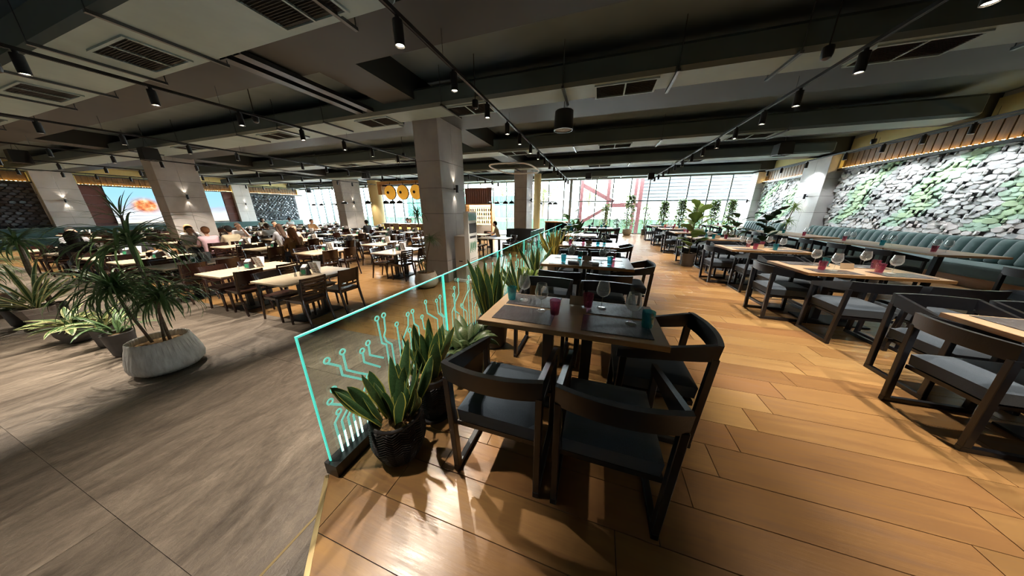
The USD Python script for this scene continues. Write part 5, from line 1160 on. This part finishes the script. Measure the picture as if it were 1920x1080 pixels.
t = thing('grey_building', (34, 14, -.4), 0, 'low pale building behind the trees on the left', 'building'); m = MB(); m.box(0, 6, -9, 18, 0, 2.4); obj('wall', m, 'ext_wall', t, smooth=False); m = MB(); m.box(-.1, 6.1, -9.1, 18.1, 2.4, 2.6); obj('parapet', m, 'ext_grey', t, smooth=False)
t = thing('steel_stair', (22.0, 0, -.4), 0, 'red steel outdoor stair with landing and posts beyond the glazing', 'stair')
for y, w_ in ((1.52, .3), (-.52, .24), (-2.42, .2), (-2.78, .26), (5.2, .25)): m = MB(); m.box(-.1, .1, y - w_/2, y + w_/2, 0, 4.6); obj('post', m, 'red_steel', t, smooth=False)
m = MB(); m.bar((0, 1.5, 3.85), (0, -.95, 2.52), .06, .26, (0, 0, 1)); obj('upper_stringer', m, 'red_steel', t, smooth=False); m = MB(); m.bar((.9, 1.5, 3.85), (.9, -.95, 2.52), .06, .26, (0, 0, 1)); obj('upper_stringer', m, 'red_steel', t, smooth=False)
m = MB(); m.box(-.05, 1.0, -2.85, -.6, 2.12, 2.42); obj('landing', m, 'red_steel', t, smooth=False); m = MB(); m.bar((0, -.6, 2.15), (0, 2.9, .05), .06, .24, (0, 0, 1)); obj('lower_stringer', m, 'red_steel', t, smooth=False); m = MB(); m.bar((.9, -.6, 2.15), (.9, 2.9, .05), .06, .24, (0, 0, 1)); obj('lower_stringer', m, 'red_steel', t, smooth=False)
for i in range(8): u = (i + .5) / 8; m = MB(); m.box(.03, .88, 1.5 - u*2.45 - .13, 1.5 - u*2.45 + .13, 3.85 - u*1.33, 3.88 - u*1.33); obj('step', m, 'red_steel', t, smooth=False)
for i in range(12): u = (i + .5) / 12; m = MB(); m.box(.03, .88, -.6 + u*3.5 - .13, -.6 + u*3.5 + .13, 2.15 - u*2.1, 2.18 - u*2.1); obj('step', m, 'red_steel', t, smooth=False)
m = MB()
for z in (.55, 1.05): m.tube([(0, 1.5, 3.85 + z), (0, -.9, 2.5 + z), (0, -1.0, 2.42 + z), (0, -2.85, 2.42 + z)], .018, 6)
for y in (-1.0, -1.6, -2.2, -2.85): m.tube([(0, y, 2.42), (0, y, 3.47)], .018, 6)
obj('handrail', m, 'dark_steel', t)
def tree(loc, label, h, rad, seed):
    r = random.Random(seed); t = thing('garden_tree', loc, 0, label, 'tree'); m = MB(); m.tube([(0, 0, 0), (.1, .05, h * .5), (0, 0, h * .8)], [.14, .1, .04], 8)
    for k in range(6): az = k * 1.05; m.tube([(0, 0, h * .45), (rad * .6 * math.cos(az), rad * .6 * math.sin(az), h * .8)], [.05, .015], 5)
    obj('trunk', m, 'bark', t); b = LB()
    for i in range(1500):
        d = np.array([r.gauss(0, 1), r.gauss(0, 1), r.gauss(0, 1)]); d /= np.linalg.norm(d) + 1e-9; q = rad * r.random() ** .4
        p = np.array([0, 0, h * .72]) + d * q * [1, 1, .75]; b.grid(leaf(p, r.uniform(0, 6.28), r.uniform(-.6, .9), r.uniform(.15, .28), .11, .4, 'oval', 3, 3, .2))
    b.build('foliage', 'bright_leaf', t, kind='stuff')
for i, (x, y, h, lab) in enumerate(((27, 5.6, 5.2, 'left of the red stair'), (31, 1.2, 5.5, 'behind the red stair'), (28, 10.5, 5.0, 'behind the bottle cabinet'), (28, 16, 5.5, 'behind the bar counter'))): tree((x, y, -.4), 'leafy green tree outside, ' + lab, h, 1.9, 70 + i)
# ---------------------------------------------------------------- people (seated)
import manifold3d as m3
for nm, c in (('skin', (0.56, 0.33, 0.23)), ('hair_black', (0.015, 0.012, 0.012)), ('hair_brown', (0.07, 0.035, 0.02)), ('hair_auburn', (0.22, 0.095, 0.04)), ('hair_blonde', (0.42, 0.25, 0.11)), ('cloth_white', (0.72, 0.70, 0.70)), ('cloth_black', (0.02, 0.02, 0.024)), ('cloth_cream', (0.62, 0.52, 0.36)), ('cloth_grey', (0.30, 0.30, 0.33)), ('cloth_brown', (0.28, 0.15, 0.06)), ('cloth_navy', (0.03, 0.04, 0.09)), ('cloth_denim', (0.06, 0.09, 0.16)), ('cloth_pink', (0.60, 0.40, 0.45))): look(nm, c, 0.85 if nm != 'skin' else 0.5)
def ball(c, r, n=14): return m3.Manifold.sphere(float(r), n).translate([float(v) for v in c])
def limb(pts, rad, n=14): return [m3.Manifold.batch_hull([ball(a, ra, n), ball(b, rb, n)]) for a, b, ra, rb in zip(pts, pts[1:], rad, rad[1:])]
def solid(parts, edge=None, smooth=0):
    M = m3.Manifold.batch_boolean(parts, m3.OpType.Add)
    if edge: M = M.refine_to_length(edge)
    g = M.to_mesh(); t = trimesh.Trimesh(g.vert_properties[:, :3], g.tri_verts, process=True)
    if smooth: trimesh.smoothing.filter_taubin(t, iterations=smooth)
    return t
def person(loc, rot, label, hair, top, legs='cloth_denim', long=False, lean=.12, arms='table', sleeve=True, turn=0.0):
    """Seated, facing +x; the origin is on the floor under the hips."""
    t = thing('person', loc, rot, label, 'person')
    hz = .55; s = math.sin(lean); c = math.cos(lean)
    def up(h, y=0.0, f=0.0): return np.array([s*h + f, y, hz + c*h])
    neck, head = up(.50), up(.66, 0, .02)
    hips = [up(.0, .09), up(.0, -.09)]
    sh = [up(.43, .185), up(.43, -.185)]
    ct, st = math.cos(turn), math.sin(turn)
    def hd(x, y, z): return head + np.array([x*ct - y*st, x*st + y*ct, z])
    el, ha = [], []
    for k, q in enumerate((1, -1)):
        if arms == 'table' or (arms == 'drink' and q < 0): el.append(sh[k] + [.12, q*.05, -.25]); ha.append(sh[k] + [.36, -q*.05, -.20])
        elif arms == 'drink': el.append(sh[k] + [.17, q*.02, -.22]); ha.append(hd(.15, q*.03, -.07))
        else: el.append(sh[k] + [.03, q*.07, -.28]); ha.append(sh[k] + [.24, q*.0, -.36])
    kn = [np.array([.45, .11, .50]), np.array([.45, -.11, .50])]; an = [np.array([.40, .11, .08]), np.array([.38, -.12, .08])]
    P = [m3.Manifold.batch_hull([ball(sh[0], .055), ball(sh[1], .055), ball(up(.34, .12), .09), ball(up(.34, -.12), .09)]), m3.Manifold.batch_hull([ball(up(.34, .11), .09), ball(up(.34, -.11), .09), ball(up(.14, .09), .085), ball(up(.14, -.09), .085)]), m3.Manifold.batch_hull([ball(up(.14, .09), .085), ball(up(.14, -.09), .085), ball(hips[0], .10), ball(hips[1], .10)])]
    P += limb([up(.42), neck, head - [0, 0, .05]], [.06, .052, .055])
    P += [ball(hd(0, 0, .02), .092, 20), m3.Manifold.batch_hull([ball(hd(.02, 0, -.03), .075), ball(hd(.062, 0, -.088), .030)]), m3.Manifold.batch_hull([ball(hd(.086, 0, .015), .009), ball(hd(.104, 0, -.022), .012)]), ball(hd(0, .09, -.01), .022), ball(hd(0, -.09, -.01), .022), m3.Manifold.batch_hull([ball(hd(.082, .018, -.058), .007), ball(hd(.082, -.018, -.058), .007)])]
    for k, q in enumerate((1, -1)):
        P += limb([sh[k], el[k], ha[k]], [.052, .042, .028]); d = ha[k] - el[k]; d /= np.linalg.norm(d); sd = np.cross(d, [0, 0, 1.0]); sd /= np.linalg.norm(sd) + 1e-9
        palm = ha[k] + d * .055; P.append(m3.Manifold.batch_hull([ball(ha[k], .024), ball(palm + sd*.028, .013), ball(palm - sd*.028, .013)]))
        for f_, o in enumerate((-.03, -.010, .010, .03)):
            L_ = (.055, .07, .066, .05)[f_]; b0 = palm + sd*o; b1 = b0 + d*L_*.55 - [0, 0, .006]; P += limb([b0, b1, b1 + d*L_*.4 - [0, 0, .022]], [.0095, .0085, .007], 8)
        P += limb([ha[k] + d*.02 + sd*q*.026, ha[k] + d*.05 + sd*q*.052 - [0, 0, .01], ha[k] + d*.075 + sd*q*.050 - [0, 0, .02]], [.011, .0095, .008], 8)
        P += limb([hips[k], kn[k], an[k]], [.095, .065, .045]); P += limb([an[k] - [.03, 0, .03], an[k] + [.14, 0, -.045]], [.04, .03])
    obj('body', solid(P, .03, 2), 'skin', t, smooth=True)
    E_ = MB()
    for q in (1, -1): E_.tm(trimesh.creation.icosphere(1, .009), trimesh.transformations.translation_matrix(hd(.082, q*.032, .022)))
    obj('eyes', E_, 'hair_black', t)
    H = [ball(hd(-.022, 0, .042), .102, 20), ball(hd(-.045, 0, .0), .088, 18)]
    if long:
        for q in (1, -1): H += limb([hd(-.01, q*.075, .03), hd(-.03, q*.088, -.10), up(.38, q*.09, -.10)], [.045, .042, .03])
        H += limb([hd(-.06, 0, .0), hd(-.09, 0, -.14), up(.30, 0, -.14)], [.08, .075, .05])
    face = m3.Manifold.batch_hull([ball(hd(.10, 0, -.01), .062), ball(hd(.085, 0, -.10), .055), ball(hd(.14, 0, .02), .055)])
    hm = m3.Manifold.batch_boolean(H, m3.OpType.Add) - face
    obj('hair', solid([hm], .03, 1), hair, t, smooth=True)
    C = [m3.Manifold.batch_hull([ball(sh[0], .068), ball(sh[1], .068), ball(up(.34, .125), .10), ball(up(.34, -.125), .10)]), m3.Manifold.batch_hull([ball(up(.34, .115), .102), ball(up(.34, -.115), .102), ball(up(.10, .10), .098), ball(up(.10, -.10), .098)]), m3.Manifold.batch_hull([ball(up(.10, .10), .1), ball(up(.10, -.10), .1), ball(up(-.02, .10), .108), ball(up(-.02, -.10), .108)])]
    if sleeve:
        for k in (0, 1): C += limb([sh[k], sh[k] * .15 + el[k] * .85], [.066, .056]) if sleeve == 'short' else limb([sh[k], el[k], ha[k] * .9 + el[k] * .1], [.066, .054, .038])
    obj('shirt', solid(C, .04, 1), top, t, smooth=True)
    G = []
    for k in (0, 1): G += limb([hips[k], kn[k], an[k] + [0, 0, .03]], [.108, .075, .06])
    obj('trousers', solid(G, .05, 1), legs, t, smooth=True)
    S = []
    for k in (0, 1): S += limb([an[k] - [.03, 0, .035], an[k] + [.15, 0, -.045]], [.046, .036])
    sh_ = solid(S); sh_.vertices[:, 2] = np.maximum(sh_.vertices[:, 2], 0.0); obj('shoes', sh_, 'cloth_black', t)
    return t
for q, (x, y, a, lab, hair, top, kw) in enumerate(WHO):
    if q in SEAT: x, y, a = SEAT[q]
    person((x, y, LOW), a, lab, hair, top, **kw)
t = thing('tote_bag', (3.75, 11.85, LOW), .3, 'brown bag hanging beside the woman in black', 'bag'); m = MB(); m.box(-.12, .12, -.2, .2, .42, .78, .04); obj('bag_body', m, 'cloth_brown', t, smooth=False); m = MB(); m.tube([(0, -.15, .76), (0, -.1, .95), (0, .1, .95), (0, .15, .76)], .01, 6); obj('strap', m, 'cloth_brown', t)
# ---------------------------------------------------------------- track lighting
def make_lamp():
    t = thing('track_spotlight', label='x', category='spotlight')
    m = MB(); m.lathe([(0.0, 0), (.022, 0), (.022, -.03), (.0, -.03)], 12); obj('stem', m, 'black_metal', t)
    m = MB(); m.lathe([(0.0, -.03), (.044, -.03), (.046, -.035), (.046, -.222), (.042, -.225), (.036, -.21), (0, -.21)], 18); obj('barrel', m, 'black_metal', t)
    m = MB(); m.lathe([(0, -.212), (.0365, -.212), (.0365, -.214), (0, -.214)], 16); obj('lens', m, 'lamp_face', t)
    return t
lamp = Stamp(make_lamp)
def track(y, x0, x1, z, lab): 
    t = thing('light_track', ((x0+x1)/2, y, z), 0, lab, 'light track')
    L = (x1 - x0) / 2
    m = MB(); m.box(-L, L, -.018, .018, .004, .038); m.box(-L, L, -.018, -.010, 0, .0045); m.box(-L, L, .010, .018, 0, .0045); obj('rail', m, 'black_metal', t, smooth=False)
    x = x0 + .4
    while x < x1:
        m = MB(); m.tube([(x - (x0+x1)/2, 0, .035), (x - (x0+x1)/2, 0, (3.4 if any(p < x < q for p, q in ((1.6, 2.75), (4.7, 5.8), (8.8, 9.7), (12.4, 13.3), (16.8, 17.6))) else 3.5) - z)], .0035, 4); obj('suspension_wire', m, 'dark_steel', t); x += 2.4
XS = [-.55, .45, 1.52, 2.45, 3.43, 4.48, 5.48, 6.35, 7.36, 8.28, 9.25, 10.2, 11.2, 12.2, 13.2, 14.2, 15.2, 16.2]
TR = [(1.93, 'balustrade track'), (-2.62, 'right aisle track'), (6.35, 'first hall track'), (10.78, 'second hall track'), (15.2, 'third hall track'), (19.6, 'fourth hall track'), (24.0, 'fifth hall track')]
ORD = ['first', 'second', 'third', 'fourth', 'fifth', 'sixth', 'seventh', 'eighth', 'ninth', 'tenth', 'eleventh', 'twelfth', 'thirteenth', 'fourteenth', 'fifteenth', 'sixteenth', 'seventeenth', 'eighteenth', 'nineteenth', 'twentieth', 'twenty-first', 'twenty-second']
for ti, (y, lab) in enumerate(TR):
    track(y, -2.0, 16.8, 3.2, 'long black ceiling rail of the ' + lab + ', hung on wires')
    for i, x in enumerate(XS):
        a = ORD[i]
        lamp((x, y, 3.2), 0, 'black cylindrical spotlight, %s from the near end of the %s' % (a, lab), 'spotlights on the ceiling tracks')
        tilt = (rng.uniform(-.35, .1), rng.uniform(-.2, .2))
        if ti > 1 or x > 0: spot((x, y, 2.97), (x + tilt[0], y + tilt[1], 0), 135 if ti < 2 else 205, 36)
track(-7.45, 3.5, 16.5, 3.3, 'black light track along the stone wall')
for i, x in enumerate((5.6, 7.3, 9.0, 9.92, 10.9, 12.1, 13.8, 15.3, 16.3)):
    lamp((x, -7.45, 3.3), 0, 'black cylindrical spotlight, %s from the near end of the stone wall track' % ORD[i], 'spotlights on the ceiling tracks')
    spot((x, -7.45, 3.07), (x + .1, -7.95, 1.2), 40, 56, (0.96, 0.98, 1.0))
def make_sconce():
    t = thing('wall_sconce', label='x', category='wall lamp')
    m = MB(); m.box(0, .06, -.02, .02, -.02, .02); obj('bracket', m, 'black_metal', t)
    m = MB(); m.lathe([(.0, -.085), (.03, -.085), (.036, -.09), (.036, .09), (.03, .085), (0, .085)], 16, (.095, 0, 0)); obj('barrel', m, 'black_metal', t)
    m = MB(); m.lathe([(0, .0855), (.029, .0855), (.029, .0865), (0, .0865)], 14, (.095, 0, 0)); m.lathe([(0, -.0865), (.029, -.0865), (.029, -.0855), (0, -.0855)], 14, (.095, 0, 0)); obj('lens', m, 'lamp_face', t)
    return t
sconce = Stamp(make_sconce)
for x, y, z, dx, dy, lab in ((6.18, 3.66, 2.03, 0, -1, 'on the column beside the white totem'), (6.25, 16.4, 2.03, 0, -1, 'on the column in the middle of the lower hall'), (13.97, 3.66, 2.02, 0, -1, 'on the column behind the curved bench'), (14.07, 16.4, 2.02, 0, -1, 'on the column left of the bar lights'),
                             (13.95, -7.87, 2.03, 0, 1, 'on the pier between the two stone bays'), (18.3, -7.87, 2.0, 0, 1, 'on the pier in the far right corner'), (6.1, YL - .3, 2.0, 0, -1, 'on the far left wall beside the dark discs'), (13.9, YL - .3, 2.0, 0, -1, 'on the far left wall right of the screen')):
    sconce((x, y, z), math.atan2(dy, dx), 'small black up-and-down wall lamp ' + lab)
    px, py = x + .05*dx, y + .05*dy
    spot((px, py, z + .10), (px - .02*dx, py - .02*dy, z + 1), 7.0, 34, rad=.010, soft=.8); spot((px, py, z - .10), (px - .02*dx, py - .02*dy, z - 1), 7.0, 34, rad=.010, soft=.8)
